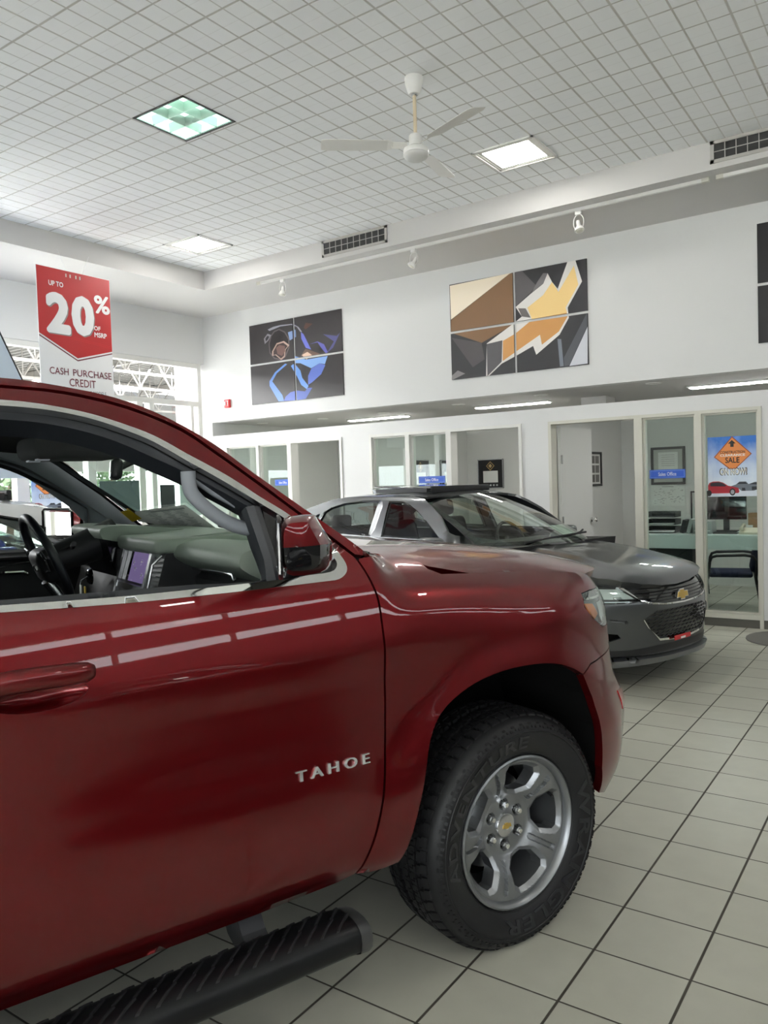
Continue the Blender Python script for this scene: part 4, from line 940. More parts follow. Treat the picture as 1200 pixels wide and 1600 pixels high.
cup = [(-1.49+.105*math.cos(a), 1.108+.034*math.sin(a)) for a in [2*PI*i/28 for i in range(28)]]
door_poly = SEAMS+[(-.704,.418),(-.9639,.409),(-1.3058,.4076),(-1.695,.407),(-1.695,1.297)]+sk[::-1][1:-1]+[(-1.695,1.790),(-1.695,1.825)]+crom(DIT, 3)[1:-1]
doors = both('front_door', SP(0), SN, door_poly, M['red_paint'], suv, holes=[cup], su=.028, sv=.016, skirt=.02)
for d, mi in zip(doors, (False, True)):
    panel('window_trim', SP(.004), SN, [(-1.695,1.788)]+sk[1:-1]+[(-1.695,1.299),(-1.695,1.312)]+ski[::-1][1:-1]+[(-1.695,1.7735)], M['chrome'], d, su=.03, sv=.012, skirt=.03, mirror=mi)
    panel('window_seal', SP(-.022), SN, ski[:-1]+[(-1.70,1.312)], M['seal'], d, holes=[crom(DAY, 3)[:-1]], su=.04, sv=.02, skirt=.07, mirror=mi)
    panel('quarter_panel', SP(-.010), SN, crom(TRI, 2, True), M['gloss_black'], d, su=.03, sv=.02, skirt=.02, mirror=mi)
    s_ = -1 if mi else 1
    # the channel the glass runs in, along the front of the opening
    cv = []; cf = []
    A = [(-.905,1.505),(-.893,1.42),(-.886,1.36),(-.893,1.305)]; Bq = [(-.866,1.502),(-.858,1.42),(-.853,1.36),(-.851,1.300)]
    for (a, b) in zip(A, Bq):
        for q, o in ((a,-.05),(a,-.018),(((a[0]+b[0])/2),-.006),(b,-.010),(b,-.03)):
            if isinstance(q, float): q = (q, (a[1]+b[1])/2)
            p = SB.P(q[0], q[1], o); cv.append((p[0], p[1]*s_, p[2]))
    for i in range(3):
        for j in range(4): cf.append((i*5+j, i*5+j+1, (i+1)*5+j+1, (i+1)*5+j))
    mesh_ob('glass_channel', cv, cf, M['seal'], d, 40)
    # recess and grip of the door handle
    def DP(u, v): r = min(1, math.hypot((u+1.49)/.105, (v-1.108)/.034)); p = SB.P0(u, v); n = SN(u, v); k = -.036*(1-r**3)-.0; return tuple(p[i]+n[i]*k for i in range(3))
    def DN(u, v):
        e = .002; a, b, c, d_ = Vector(DP(u-e, v)), Vector(DP(u+e, v)), Vector(DP(u, v-e)), Vector(DP(u, v+e)); return tuple((b-a).cross(d_-c).normalized())
    cp_ = panel('handle_cup', DP, DN, [(-1.49+(q[0]+1.49)*.995, 1.108+(q[1]-1.108)*.995) for q in cup], M['red_paint'], d, su=.008, sv=.005, skirt=0, mirror=mi)
    hb = MB(); us = [-1.655,-1.64,-1.60,-1.54,-1.48,-1.42,-1.39,-1.376,-1.372]; rr = [.010,.021,.025,.026,.026,.025,.023,.016,.005]
    hb.tube([(lambda p: (p[0], p[1]*s_, p[2]))(SB.P(u, 1.142+.004*math.sin((u+1.655)*11), .036-.018*abs((u+1.51)/.14)**3)) for u in us], rr, 14, ell=(.70,1.0,(0,0,1)))
    hb.build('door_handle', M['red_paint'], d, True)
    hc = MB(); p = SB.P(-1.645, 1.142, .0); hc.tube([(lambda p: (p[0], p[1]*s_, p[2]))(SB.P(-1.65, 1.142, -.01)), (lambda p: (p[0], p[1]*s_, p[2]))(SB.P(-1.65, 1.142, .025))], .014, 12); hc.build('key_cylinder', M['chrome'], d, 40)
    # lettering
    v, f = text_mesh('TAHOE', 1.0, .0, .03, spacing=1.5); v2 = [(x*1.0+d, y, z+d*.02) for d in (-.03, 0, .03) for x, y, z in v]; f = [tuple(i+k_*len(v) for i in q) for k_ in range(3) for q in f]; v = v2
    x0, x1 = min(p[0] for p in v), max(p[0] for p in v); y0, y1 = min(p[1] for p in v), max(p[1] for p in v)
    L = []
    for (x, y, z) in v:
        t = (x-x0)/(x1-x0); t = t if not mi else 1-t
        u = -.866+.238*t; zz = .7615+.0285*(y-y0)/(y1-y0); q = SB.P(u, zz, .0035+z*.1); L.append((q[0], q[1]*s_, q[2]))
    mesh_ob('lettering', L, f, M['badge'], d)
# A pillar and roof rail strip
pil = [(u+.004, z+.009) for u, z in crom(DIT, 3)]
both('pillar_panel', SP(0), SN, crom(OUT, 3)+pil[::-1], M['red_paint'], suv, su=.03, sv=.012, skirt=.02)
# fender
g = .0035
HS = [(-.5523,1.3378),(-.40,1.3235),(-.2852,1.3100),(-.2952,1.2960),(-.2980,1.2741),(-.2628,1.2564),(-.0909,1.244),(.0657,1.2333),(.30,1.217),(.5853,1.1948)]
fen = [(u+g*2, z) for u, z in SEAMS[1:]]+[(-.6112,.4222),(-.5709,.4257)]+ARCS[:ARCS.index((.2795,.8639)) if (.2795,.8639) in ARCS else 30]+[(.2795,.8689),(.3506,.8938),(.5094,.8966),(.70,.903),(.80,.92),(.80,.975),(.70,.985),(.5212,.9967),(.4162,1.046),(.3713,1.088),(.3948,1.137),(.4869,1.139),(.6669,1.130),(.75,1.127)]+[(.75,1.15)]+HS[::-1]
fen = fen+[(-.595,1.3345)]
both('fender', SP(0), SN, fen, M['red_paint'], suv, su=.022, sv=.014, skirt=.03)
# bumper with headlamp and grille
UM = SB.umax
bum = [(.2815,.8649),(.3506,.8890),(.5094,.8918),(.70,.898),(.80,.915),(.97,.93),(.97,.80),(UM,.80),(UM,.34),(.85,.315),(.60,.335),(.4365,.3862),(.3749,.5043),(.3500,.6445),(.3236,.7826)]
bp_ = both('front_bumper', SP(0), SN, bum, M['red_paint'], suv, su=.03, sv=.02, skirt=.03)
hl = [(.3748,1.088),(.3978,1.134),(.4869,1.136),(.6669,1.127),(.99,1.112),(.99,.985),(.70,.988),(.5212,.9997),(.4192,1.048)]
for mi in (False, True):
    h = panel('headlight', SP(-.012), SN, hl, M['gloss_black'], suv, su=.03, sv=.02, skirt=.04, mirror=mi)
    panel('amber_reflector', SP(-.006), SN, [(.4014,1.100),(.470,1.092),(.500,1.05),(.4592,1.036),(.4116,1.066)], M['amber'], h, su=.02, sv=.015, skirt=.005, mirror=mi)
    panel('chrome_bar', SP(-.004), SN, [(.40,1.112),(.50,1.106),(.70,1.100),(.95,1.09),(.95,1.096),(.70,1.107),(.50,1.114),(.403,1.120)], M['chrome'], h, su=.03, sv=.01, skirt=.008, mirror=mi)
    panel('lamp_reflector', SP(-.006), SN, [(.52,1.09),(.95,1.082),(.95,1.0),(.70,1.0),(.55,1.01),(.52,1.04)], M['lamp_white'], h, su=.03, sv=.02, skirt=.005, mirror=mi)
    panel('lens', SP(.001), SN, hl, M['glass'], h, su=.03, sv=.02, skirt=.0, mirror=mi)
    panel('grille', SP(-.03), SN, [(.985,.805),(UM,.805),(UM,1.12),(.985,1.11)], M['gloss_black'], suv, su=.04, sv=.03, skirt=0, mirror=mi)
    for z0, z1, n in ((1.085,1.12,'grille_bar'),(.94,.985,'grille_bar'),(.805,.835,'grille_bar')):
        panel(n, SP(.006), SN, [(1.0,z0),(UM,z0),(UM,z1),(1.0,z1)], M['chrome'], suv, su=.04, sv=.015, skirt=.03, mirror=mi)
    panel('lower_intake', SP(.002), SN, [(.80,.42),(UM,.42),(UM,.60),(.95,.60)], M['black'], bp_[1 if mi else 0], su=.04, sv=.03, skirt=.0, mirror=mi)
    panel('corner_lens', SP(.004), SN, [(.60,.735),(.72,.72),(.72,.655),(.60,.66)], M['red_lens'], bp_[1 if mi else 0], su=.03, sv=.02, skirt=.004, mirror=mi)
    # dark structure behind the gaps
    ish = SEAMS[::1]
    out_in = [(-4.1,1.30),(-4.05,1.80),(-1.70,1.84)]+crom(OUT, 2)[1:]+[(-.2852,1.30),(-.26,1.25),(.30,1.21),(.60,1.185)]+[(.72,1.10),(.72,.93)]+ARCS[::-1][6:-1]+[(-.66,.44),(-.75,.43),(-2.4,.43),(-2.5,.75),(-2.75,.93),(-3.15,.93),(-3.4,.7),(-3.48,.5),(-4.1,.55)]
    panel('inner_shell', SP(-.02), SN, out_in, M['void'], suv, holes=[[(-1.49+(q[0]+1.49)*1.15, 1.108+(q[1]-1.108)*1.3) for q in cup], [(u-.004, z) for u, z in ski[2:-2]]+[(-3.95,1.312),(-3.95,1.7)]], su=.08, sv=.05, skirt=0, mirror=mi)
    # wheel housing
    s_ = 1 if not mi else -1
    for x_ in (0, -2.946):
        base = [(u*1.03, .385+(z-.385)*1.03) for u, z in ARC]
        pv = []; n = len(base)
        for (u, z) in base:
            p = SB.P(u, z, -.016); pv.append((p[0]+x_, p[1]*s_, p[2]))
        for (u, z) in base: pv.append((u+x_, -.52*s_, z+.03))
        fv = [(i, i+1, n+i+1, n+i) for i in range(n-1)]+[tuple(range(n, 2*n))]
        mesh_ob('wheel_housing', pv, fv, M['void'], suv)
# hood
def hoodP(x, y): return (x, y, suv_hood(x, y))
def hoodN(x, y): return hf_normal(suv_hood, x, y)
def hedge(u, z):
    p = SB.P0(u, z); return (p[0], p[1])
hr = [hedge(.5853,1.1948), hedge(.30,1.217), hedge(.0657,1.2333), hedge(-.0909,1.244), hedge(-.2628,1.2564)]
hr = [(.945,-.26),(.905,-.46),(.83,-.61),(.70,-.715)]+[(.55,-.785),(.30,-.815),(.05,-.825),(-.12,-.825),(-.24,-.82),(-.295,-.795),(-.30,-.755),(-.45,-.735),(-.56,-.72),(-.53,-.45),(-.50,0)]
hpoly = hr+[(x, -y) for x, y in hr[::-1][1:]]
hpoly = [(.965,0)]+hpoly
panel('hood', hoodP, hoodN, hpoly, M['red_paint'], suv, su=.035, sv=.03, skirt=.03)
# cowl, windscreen, roof
def WS(v, y):
    a = (y/.76)**2
    xb, zb = -.43-.11*a, 1.345-.02*a; xt, zt = -1.10-.10*a, 1.835-.085*a; b = 4*v*(1-v)*.02
    return (xb+(xt-xb)*v+b*.6, y, zb+(zt-zb)*v+b*.8)
def WSo(o):
    def f(v, y):
        p = Vector(WS(v, y)); return tuple(p+Vector(WSN(v, y))*o)
    return f
def WSN(v, y):
    e = .01; a, b, c, d = (Vector(q) for q in (WS(v-e, y), WS(v+e, y), WS(v, y-e), WS(v, y+e))); n = (d-c).cross(b-a).normalized(); return tuple(n if n.z > 0 else -n)
wsh = panel('windshield', WSo(0), WSN, [(.0,-.77),(.0,.77),(.5,.75),(1,.70),(1,-.70),(.5,-.75)], M['glass_green'], suv, su=.1, sv=.12, skirt=0)
panel('windshield_frit', WSo(-.003), WSN, [(.0,-.77),(.0,.77),(.5,.75),(1.02,.70),(1.02,-.70),(.5,-.75)], M['gloss_black'], wsh, holes=[[(.035,-.73),(.035,.73),(.5,.71),(.955,.66),(.955,-.66),(.5,-.71)]], su=.1, sv=.1, skirt=0)
MB().prism([(-.42,1.33),(-.58,1.325),(-.62,1.25),(-.38,1.25)], 'Y', -.74, .74).build('cowl', M['black'], suv)
MB().tube([(-.46,-.55,1.352),(-.50,-.1,1.372),(-.55,.15,1.40)], .008, 8).tube([(-.46,.1,1.355),(-.50,.4,1.375),(-.56,.62,1.40)], .008, 8).build('wiper', M['black'], suv)
def roofh(x, y):
    zc = lerp_table([(-4.6,1.76),(-4.2,1.83),(-3.2,1.872),(-2.0,1.885),(-1.5,1.878),(-1.25,1.858),(-1.09,1.835)], x)
    return zc-.055*(abs(y)/.66)**3
panel('roof', lambda x, y: (x, y, roofh(x, y)), lambda x, y: hf_normal(roofh, x, y), [(-1.105,-.15),(-1.12,-.40),(-1.18,-.66),(-1.40,-.675),(-1.7,-.68),(-4.2,-.66),(-4.6,-.6),(-4.6,.6),(-4.2,.66),(-1.7,.68),(-1.40,.675),(-1.18,.66),(-1.12,.40),(-1.105,.15)], M['red_paint'], suv, su=.09, sv=.06, skirt=.02)
for s_ in (-1, 1):
    MB().tube([(-1.55,s_*.60,1.86),(-1.65,s_*.60,1.905),(-2.5,s_*.60,1.925),(-3.8,s_*.59,1.90),(-3.95,s_*.59,1.85)], .018, 10).build('roof_rail', M['black'], suv, 50)
# rear part of the side (mostly outside the picture)
for mi in (False, True):
    rd = panel('rear_door', SP(0), SN, [(-1.705,.407),(-1.705,1.297),(-2.62,1.31),(-2.66,1.10),(-2.50,.93),(-2.42,.75),(-2.38,.42)], M['red_paint'], suv, su=.06, sv=.03, skirt=.02, mirror=mi)
    panel('rear_quarter', SP(0), SN, [(-2.63,1.31),(-4.1,1.31),(-4.25,1.0),(-4.2,.5),(-3.48,.45),(-3.36,.75),(-3.15,.93),(-2.95,.95),(-2.70,.93),(-2.55,.85),(-2.66,1.10)], M['red_paint'], suv, su=.06, sv=.03, skirt=.02, mirror=mi)
    panel('side_roof_rail', SP(0), SN, [(-1.705,1.790),(-1.705,1.856),(-4.15,1.83),(-4.25,1.31),(-4.12,1.31),(-4.0,1.76)], M['red_paint'], suv, su=.06, sv=.02, skirt=.02, mirror=mi)
    panel('rear_side_glass', SP(-.012), SN, [(-1.74,1.30),(-1.74,1.785),(-4.0,1.755),(-4.12,1.315)], M['glass_dark'], suv, su=.1, sv=.05, skirt=0, mirror=mi)
    panel('centre_pillar', SP(-.004), SN, [(-1.70,1.30),(-1.70,1.787),(-1.76,1.787),(-1.78,1.30)], M['gloss_black'], rd, su=.05, sv=.05, skirt=.05, mirror=mi)
MB().bbox(-4.35,-4.15,-.97,.97,.42,1.05,.06,0,3).build('rear_bumper', M['red_paint'], suv, 40); MB().prism([(-4.2,1.0),(-4.32,1.05),(-4.28,1.35),(-4.1,1.8),(-4.0,1.8),(-4.15,1.3)], 'Y', -.88, .88).build('tailgate', M['red_paint'], suv)
ub = MB(); ub.box(-4.1,-3.45,-.85,.85,.43,.60).box(-2.42,-.66,-.80,.80,.41,.60).box(-3.45,-2.42,-.5,.5,.40,.62).box(-.62,.55,-.5,.5,.36,.85).box(.42,.85,-.66,.66,.36,.75); ub.build('underbody', M['void'], suv)
# wheels ------------------------------------------------------------------
TIRE = [(.236,-.955),(.252,-.968),(.266,-.980),(.29,-.992),(.325,-1.000),(.350,-.998),(.368,-.986),(.381,-.965),(.386,-.945),(.386,-.77),(.381,-.745),(.36,-.728),(.32,-.722),(.26,-.74),(.236,-.76)]
def make_wheel(nseg=84, tread=True):
    w = thing_part('wheel')
    mb = MB().lathe([(r, y) for r, y in TIRE], nseg, 'Y')
    for rr_, dd in ((.262,.0012),(.338,.0012)): mb.lathe([(rr_-.003, prof_y(rr_)-.0005),(rr_-.001, prof_y(rr_)-.003),(rr_+.001, prof_y(rr_)-.003),(rr_+.003, prof_y(rr_)-.0005)], nseg, 'Y')
    if tread:
        A = [[(.05,.0),(.05,.085),(.20,.085),(.20,.17),(.93,.17),(.93,.10),(.80,.10),(.80,.0)]]
        Bk = [[(.02,.215),(.36,.215),(.36,.27),(.60,.27),(.60,.36),(.14,.36),(.14,.31),(.02,.31)],[(.44,.20),(.96,.20),(.96,.33),(.72,.33),(.72,.245),(.44,.245)]]
        Cc = [[(.06,.41),(.52,.41),(.66,.45),(.66,.54),(.22,.54),(.06,.50)],[(.60,.385),(.98,.385),(.98,.50),(.74,.50),(.74,.43),(.60,.41)]]
        polys = A+Bk+Cc
        polys = polys+[[((s+.45), 1-t) for s, t in p] for p in (A+Bk)]
        N = 58; y0, y1 = -.962, -.748
        for k in range(N):
            for p in polys:
                n = len(p); top = []; bot = []
                for (s, t) in p:
                    a = 2*PI*(k+s)/N; y = y0+(y1-y0)*t; edge = min(t, 1-t)
                    rt_ = .3975-.010*max(0, 1-edge/.16)**2; rb = .377
                    top.append((rt_*math.cos(a), y, rt_*math.sin(a))); bot.append((rb*math.cos(a), y, rb*math.sin(a)))
                tri = tessellate_polygon([[Vector((s*.04, t*.2, 0)) for s, t in p]])
                mb.add(top+bot, [tuple(q) for q in tri]+[(i, (i+1) % n, n+(i+1) % n, n+i) for i in range(n)])
            # stepped shoulder lugs running down the sidewall
            for (s0, s1, r0) in ((.05,.20,.352),(.20,.50,.362),(.55,.80,.350)):
                v = []
                for r in (r0, .388):
                    for s in (s0, s1):
                        a = 2*PI*(k+s)/N; yb = prof_y(min(r, .386))
                        v += [(r*math.cos(a), yb+.004, r*math.sin(a)), (r*math.cos(a), yb-.0045, r*math.sin(a))]
                mb.add(v, [(1,3,7,5),(0,1,5,4),(2,6,7,3),(0,2,3,1)])
    mb.v = [(x, y, max(z, -.3745)) for x, y, z in mb.v]
    t = mb.build('tire', M['rubber'], w, 30)
    for word, a0, span in (('WRANGLER', 20, -128), ('ADVENTURE', 196, -112)):
        v, f = text_mesh(word, 1.0, .02, .02, spacing=1.1); x0, x1 = min(p[0] for p in v), max(p[0] for p in v)
        L = []
        for (x, y, z) in v:
            a = math.radians(a0+span*(x-x0)/(x1-x0)); r = .283+.040*y/.73*1.1; r = .302+.044*y/.73
            L.append((r*math.cos(a), prof_y(r)-.0016-z*.05, r*math.sin(a)))
        mesh_ob('sidewall_lettering', L, f, M['rubber_text'], t)
    return w
def prof_y(r):
    for (a, b) in zip(TIRE, TIRE[1:]):
        if a[0] <= r <= b[0]: return a[1]+(b[1]-a[1])*(r-a[0])/(b[0]-a[0])
    return TIRE[0][1]
def thing_part(name):
    o = bpy.data.objects.new(name, None); o.empty_display_size = .1; link(o); return o
def add_rim(w):
    # lip and barrel
    MB().lathe([(.250,-.962),(.2545,-.972),(.2535,-.980),(.247,-.983),(.240,-.978),(.234,-.965),(.232,-.945),(.215,-.935),(.205,-.80),(.21,-.74),(.236,-.74)], 72, 'Y').build('rim_barrel', M['alloy'], w, 35)
    S0 = math.radians(40); wins = []
    for k in range(5):
        c = math.radians(4+72*k); p = []
        for r, d in ((.212,16),(.213,8),(.213,0),(.213,-8),(.212,-16),(.198,-20),(.148,-21),(.121,-9),(.121,9),(.148,21),(.198,20)):
            a = c+math.radians(d); p.append((r*math.cos(a), r*math.sin(a)))
        wins.append(p)
    def edge(x, z):
        """distance to the nearest window edge"""
        best = 1
        for p in wins:
            n = len(p)
            for i in range(n):
                ax, az = p[i]; bx_, bz = p[(i+1) % n]; dx, dz = bx_-ax, bz-az; t = max(0, min(1, ((x-ax)*dx+(z-az)*dz)/(dx*dx+dz*dz)))
                best = min(best, math.hypot(x-ax-dx*t, z-az-dz*t))
        return best
    def H(x, z):
        r = math.hypot(x, z); a = math.atan2(z, x)
        y = lerp_table([(0,-.905),(.045,-.905),(.055,-.902),(.095,-.906),(.125,-.925),(.165,-.946),(.20,-.955),(.235,-.958)], r)
        da = (a-S0+PI/5) % (2*PI/5)-PI/5; lat = r*math.sin(da)
        if .10 < r < .226: y += .012*(1-sstep(.0075, .0095, abs(lat)))*sstep(.115, .12, r)*(1-sstep(.214, .219, r))
        if r > .10: y += .014*max(0, 1-edge(x, z)/.014)*(1-sstep(.222, .226, r))
        for k in range(6):
            aa = math.radians(30+60*k); d = math.hypot(x-.0705*math.cos(aa), z-.0705*math.sin(aa)); y += .012*(1-sstep(.017, .020, d))
        return y
    circ = [(.236*math.cos(2*PI*i/90), .236*math.sin(2*PI*i/90)) for i in range(90)]
    vs2, F = triangulate(circ, wins, .0042, .0042)
    V = [(x, H(x, z), z) for x, z in vs2]; FF = []
    for f in F:
        a, b, c = (Vector(V[i]) for i in f); FF.append(f if (b-a).cross(c-a).y < 0 else f[::-1])
    ec = {}
    for f in FF:
        for i in range(3): ec[(f[i], f[(i+1) % 3])] = 1
    idx = {}
    for a, b in [e for e in ec if (e[1], e[0]) not in ec]:
        for i in (a, b):
            if i not in idx: idx[i] = len(V); p = V[i]; k = .97 if math.hypot(p[0], p[2]) < .16 else 1.0; V.append((p[0]*k, p[1]+.05, p[2]*k))
        FF.append((b, a, idx[a], idx[b]))
    spk = mesh_ob('rim', V, FF, M['alloy'], w, 16)
    for k in range(6):
        aa = math.radians(30+60*k); c = (.0705*math.cos(aa), 0, .0705*math.sin(aa))
        MB().lathe([(.0,-.8935),(.0165,-.8935)], 20, 'Y', c).build('lug_pocket', M['gloss_black'], spk)
        MB().lathe([(.0,-.921),(.008,-.9205),(.0105,-.917),(.0115,-.905),(.0125,-.893)], 6, 'Y', c).build('lug_nut', M['chrome'], spk, 50)
    capm = MB().lathe([(0,-.917),(.030,-.916),(.039,-.913),(.0425,-.908),(.0425,-.898)], 36, 'Y').build('hub_cap', M['satin'], w, 35)
    bow = [(-.020,-.0062),(-.0075,-.0062),(-.0060,-.0105),(.0085,-.0105),(.0070,-.0062),(.020,-.0062),(.0165,.0062),(.0045,.0062),(.0030,.0105),(-.0115,.0105),(-.0100,.0062),(-.0165,.0062)]
    MB().prism(bow, 'Y', -.9185, -.915).build('emblem', M['gold'], capm)
    MB().lathe([(.0,-.86),(.09,-.86),(.095,-.80),(.0,-.80)], 32, 'Y').build('brake_hub', M['alloy_dark'], w, 40); MB().lathe([(.06,-.835),(.165,-.835),(.165,-.81),(.06,-.81)], 48, 'Y').build('brake_disc', M['satin'], w, 40)
    MB().lathe([(.0,-.79),(.225,-.79)], 48, 'Y').build('wheel_back', M['void'], w)
    MB().tube([(.1865,-.925,.075),(.178,-.962,.070)], [.0055,.0045], 8).build('valve_stem', M['black'], w)
wheel = make_wheel(); add_rim(wheel); wheel.parent = suv; wheel.location = (-.012, 0, .3745)
wheel.rotation_euler = (0, 0, 0)
def dup(o, parent):
    c = o.copy(); COL.objects.link(c); c.parent = parent
    for ch in o.children: dup(ch, c)
    return c
for (x, fl) in ((-2.946,0),(0,1),(-2.946,1)):
    c = dup(wheel, suv); c.location = (x, 0, .3745); c.rotation_euler = (0, 0, PI if fl else 0)
# side step
st = MB(); n = 20; ys, zs = -.985, .292
prof = [(ys+.078*math.copysign(abs(math.cos(a))**.75, math.cos(a)), zs+.050*math.copysign(abs(math.sin(a))**.75, math.sin(a))) for a in [2*PI*i/n for i in range(n)]]
xs = [-3.0,-2.9,-.82,-.74,-.70,-.675,-.667]; sc = [1,1,1,1,.98,.95,.90]; v = []; f = []
for x, s in zip(xs, sc): v += [(x, ys+(p[0]-ys)*s, zs+(p[1]-zs)*s-(0 if x < -.74 else (x+.74)*.12)) for p in prof]
for i in range(len(xs)-1): f += [(i*n+k, i*n+(k+1) % n, (i+1)*n+(k+1) % n, (i+1)*n+k) for k in range(n)]
f += [tuple(range(n)), tuple((len(xs)-1)*n+k for k in range(n))]
stp = st.add(v, f).build('side_step', M['step'] if 'step' in M else M['black'], suv, 50)
tp = MB()
def step_top(t):
    c = min(.999, (abs(t)/.078)**(1/.75)); return zs+.050*math.sqrt(1-c*c)**.75
for k in range(44):
    x = -.775-.050*k
    # long slanting ribs and short lugs on the step's top
    for (t0, t1, x0, x1, w_, h) in ((-.058,-.010,.0,.060,.013,.005),(-.004,.036,.012,.052,.013,.005),(.046,.064,.0,.030,.012,.004)):
        v = []
        for s_ in (0, .5, 1):
            t = t0+(t1-t0)*s_; xx = x+x0+(x1-x0)*s_; zt = step_top(t)
            v += [(xx, ys+t, zt-.004), (xx+w_, ys+t, zt-.004), (xx+w_*.25, ys+t, zt+h), (xx+w_*.75, ys+t, zt+h)]
        f = []
        for j in (0, 4): f += [(j,j+2,j+6,j+4),(j+2,j+3,j+7,j+6),(j+3,j+1,j+5,j+7)]
        tp.add(v, f+[(0,1,3,2),(8,10,11,9)])
tp.build('step_tread', M['tread'], stp)
ec_ = MB(); v = []
for x, k_ in ((-.705,1.03),(-.672,.985),(-.664,.93)): v += [(x, ys+(p[0]-ys)*k_, zs+(p[1]-zs)*k_-max(0, (x+.74)*.12)) for p in prof]
ec_.add(v, [(i*n+k, i*n+(k+1) % n, (i+1)*n+(k+1) % n, (i+1)*n+k) for i in range(2) for k in range(n)]+[tuple(2*n+k for k in range(n))]); ec_.build('end_cap', M['step_cap'], stp, 40)
for x in (-.95,-1.75,-2.55): MB().prism([(-.99,.27),(-.90,.335),(-.82,.43),(-.72,.43),(-.80,.30),(-.92,.25)], 'X', x-.035, x+.035).build('step_bracket', M['alloy_dark'], stp)
stq = dup(stp, suv); stq.rotation_euler = (0,0,PI); stq.location = (-3.645,0,0)
# mirrors
def mirror_part(s):
    hp = MB()
    # sections along y from the inner to the outer end: x range and z range
    secs = [(-1.00,-.880,-.835,1.395,1.430),(-1.035,-.900,-.805,1.350,1.468),(-1.09,-.928,-.792,1.334,1.478),(-1.15,-.957,-.810,1.332,1.480),(-1.195,-.978,-.850,1.336,1.478),(-1.218,-.984,-.885,1.350,1.466)]
    v = []; n = 20
    for (y, xa_, xb_, za, zb) in secs:
        for i in range(n):
            a = 2*PI*i/n; c, q = math.cos(a), math.sin(a); e = .5
            x = (xa_+xb_)/2+(xb_-xa_)/2*math.copysign(abs(c)**e, c); z = (za+zb)/2+(zb-za)/2*math.copysign(abs(q)**e, q)
            if c > 0: x -= (xb_-xa_)*.34*max(0, (z-(za+zb)/2)/((zb-za)/2))*c
            v.append((x, y*-s if False else y*s, z))
    f = []; m = []
    for i in range(len(secs)-1):
        for k in range(n):
            f.append((i*n+k, i*n+(k+1) % n, (i+1)*n+(k+1) % n, (i+1)*n+k)); zc_ = (v[i*n+k][2]+v[i*n+(k+1) % n][2])/2; m.append(1 if zc_ < 1.388 else 0)
    o = mesh_ob('door_mirror', v, f, [M['red_paint'], M['gloss_black']], suv, 50, fm=m)
    # cap face at the outer end, red above black
    L = secs[-1]; cap = [v[(len(secs)-1)*n+k] for k in range(n)]
    c2 = MB(); ctr = (sum(p[0] for p in cap)/n, cap[0][1]+(-.014)*s*1, sum(p[2] for p in cap)/n)
    up = [p for p in cap]; 
    vv = cap+[ctr]; ff = [(k, (k+1) % n, n) for k in range(n)]; mm = [1 if (cap[k][2]+cap[(k+1) % n][2])/2 < 1.395 else 0 for k in range(n)]
    mesh_ob('mirror_cap', vv, ff, [M['red_paint'], M['gloss_black']], o, 60, fm=mm)
    g_ = MB(); g_.add([(x, y*s, z) for x, y, z in ((-.9035,-1.04,1.352),(-.9865,-1.205,1.350),(-.9865,-1.205,1.464),(-.9035,-1.04,1.458))], [(0,1,2,3)]); g_.build('mirror_glass', M['mirror'], o)
    r_ = MB(); ring = [(-.905+(y+1.04)*.5, y*s, z) for y, z in ((-1.04,1.345),(-1.05,1.336),(-1.21,1.338),(-1.222,1.348),(-1.22,1.466),(-1.208,1.476),(-1.06,1.474),(-1.042,1.462),(-1.04,1.345))]; r_.tube(ring, .006, 8); r_.build('mirror_rim', M['gloss_black'], o, 40)
    a = MB(); a.tube([(-.80,-.945*s,1.325),(-.83,-.99*s,1.335),(-.87,-1.06*s,1.345)], [.03,.026,.03], 12, ell=(1.6,.6,(0,0,1))); a.build('mirror_arm', M['gloss_black'], o, 50)
M['mirror'] = mat('mirror_glass', (.85,.87,.86), .02, 1.0)
mirror_part(1); mirror_part(-1)
# cabin --------------------------------------------------------------------
dsh = MB().prism(crom([(-.855,1.298),(-.885,1.322),(-.882,1.350),(-.86,1.366),(-.78,1.376),(-.62,1.362),(-.44,1.335)], 4)+[(-.44,1.05),(-.70,1.05),(-.78,1.26)], 'Y', -.76, -.19).build('dashboard', M['dash'], suv, 35)
MB().prism(crom([(-.60,1.395),(-.80,1.385),(-.90,1.372),(-.92,1.35)], 3)+[(-.92,1.1),(-.45,1.05),(-.45,1.34)], 'Y', -.19, .76).build('dash_top', M['dash'], dsh, 35)
MB().prism([(-.79,1.262),(-.815,1.245),(-.80,1.05),(-.82,.85),(-.6,.85),(-.6,1.27)], 'Y', -.76, -.20).build('glovebox', M['trim_dark'], dsh, 35)
MB().tube([(-.818,-.22,1.276),(-.822,-.50,1.283),(-.822,-.565,1.279),(-.822,-.58,1.262)], .006, 8, ell=(1,1,(0,0,1))).build('chrome_strip', M['satin'], dsh, 40)
sh = MB(); sh.bbox(-.955,-.60,-.245,.185,1.334,1.384,.016,0,3); sh.build('stack_hood', M['dash'], dsh, 40)
cs = MB().prism([(-.62,1.33),(-.915,1.335),(-.955,1.20),(-1.0,1.05),(-1.02,.80),(-.6,.80)], 'Y', -.235, .175).build('centre_stack', M['trim_dark'], dsh, 35)
def tilt_face(y0, y1, z0, z1, off=.004):
    def X(z): return -.915-(1.335-z)*.30-off
    return [(X(z0),y0,z0),(X(z0),y1,z0),(X(z1),y1,z1),(X(z1),y0,z1)]
MB().add(tilt_face(-.125,.075,1.222,1.326), [(0,1,2,3)]).build('touch_screen', M['screen'], cs, recalc=False)
MB().add(tilt_face(.075,.150,1.222,1.326,.003), [(0,1,2,3)]).build('screen_side', M['gloss_black'], cs, recalc=False)
mu = MB()
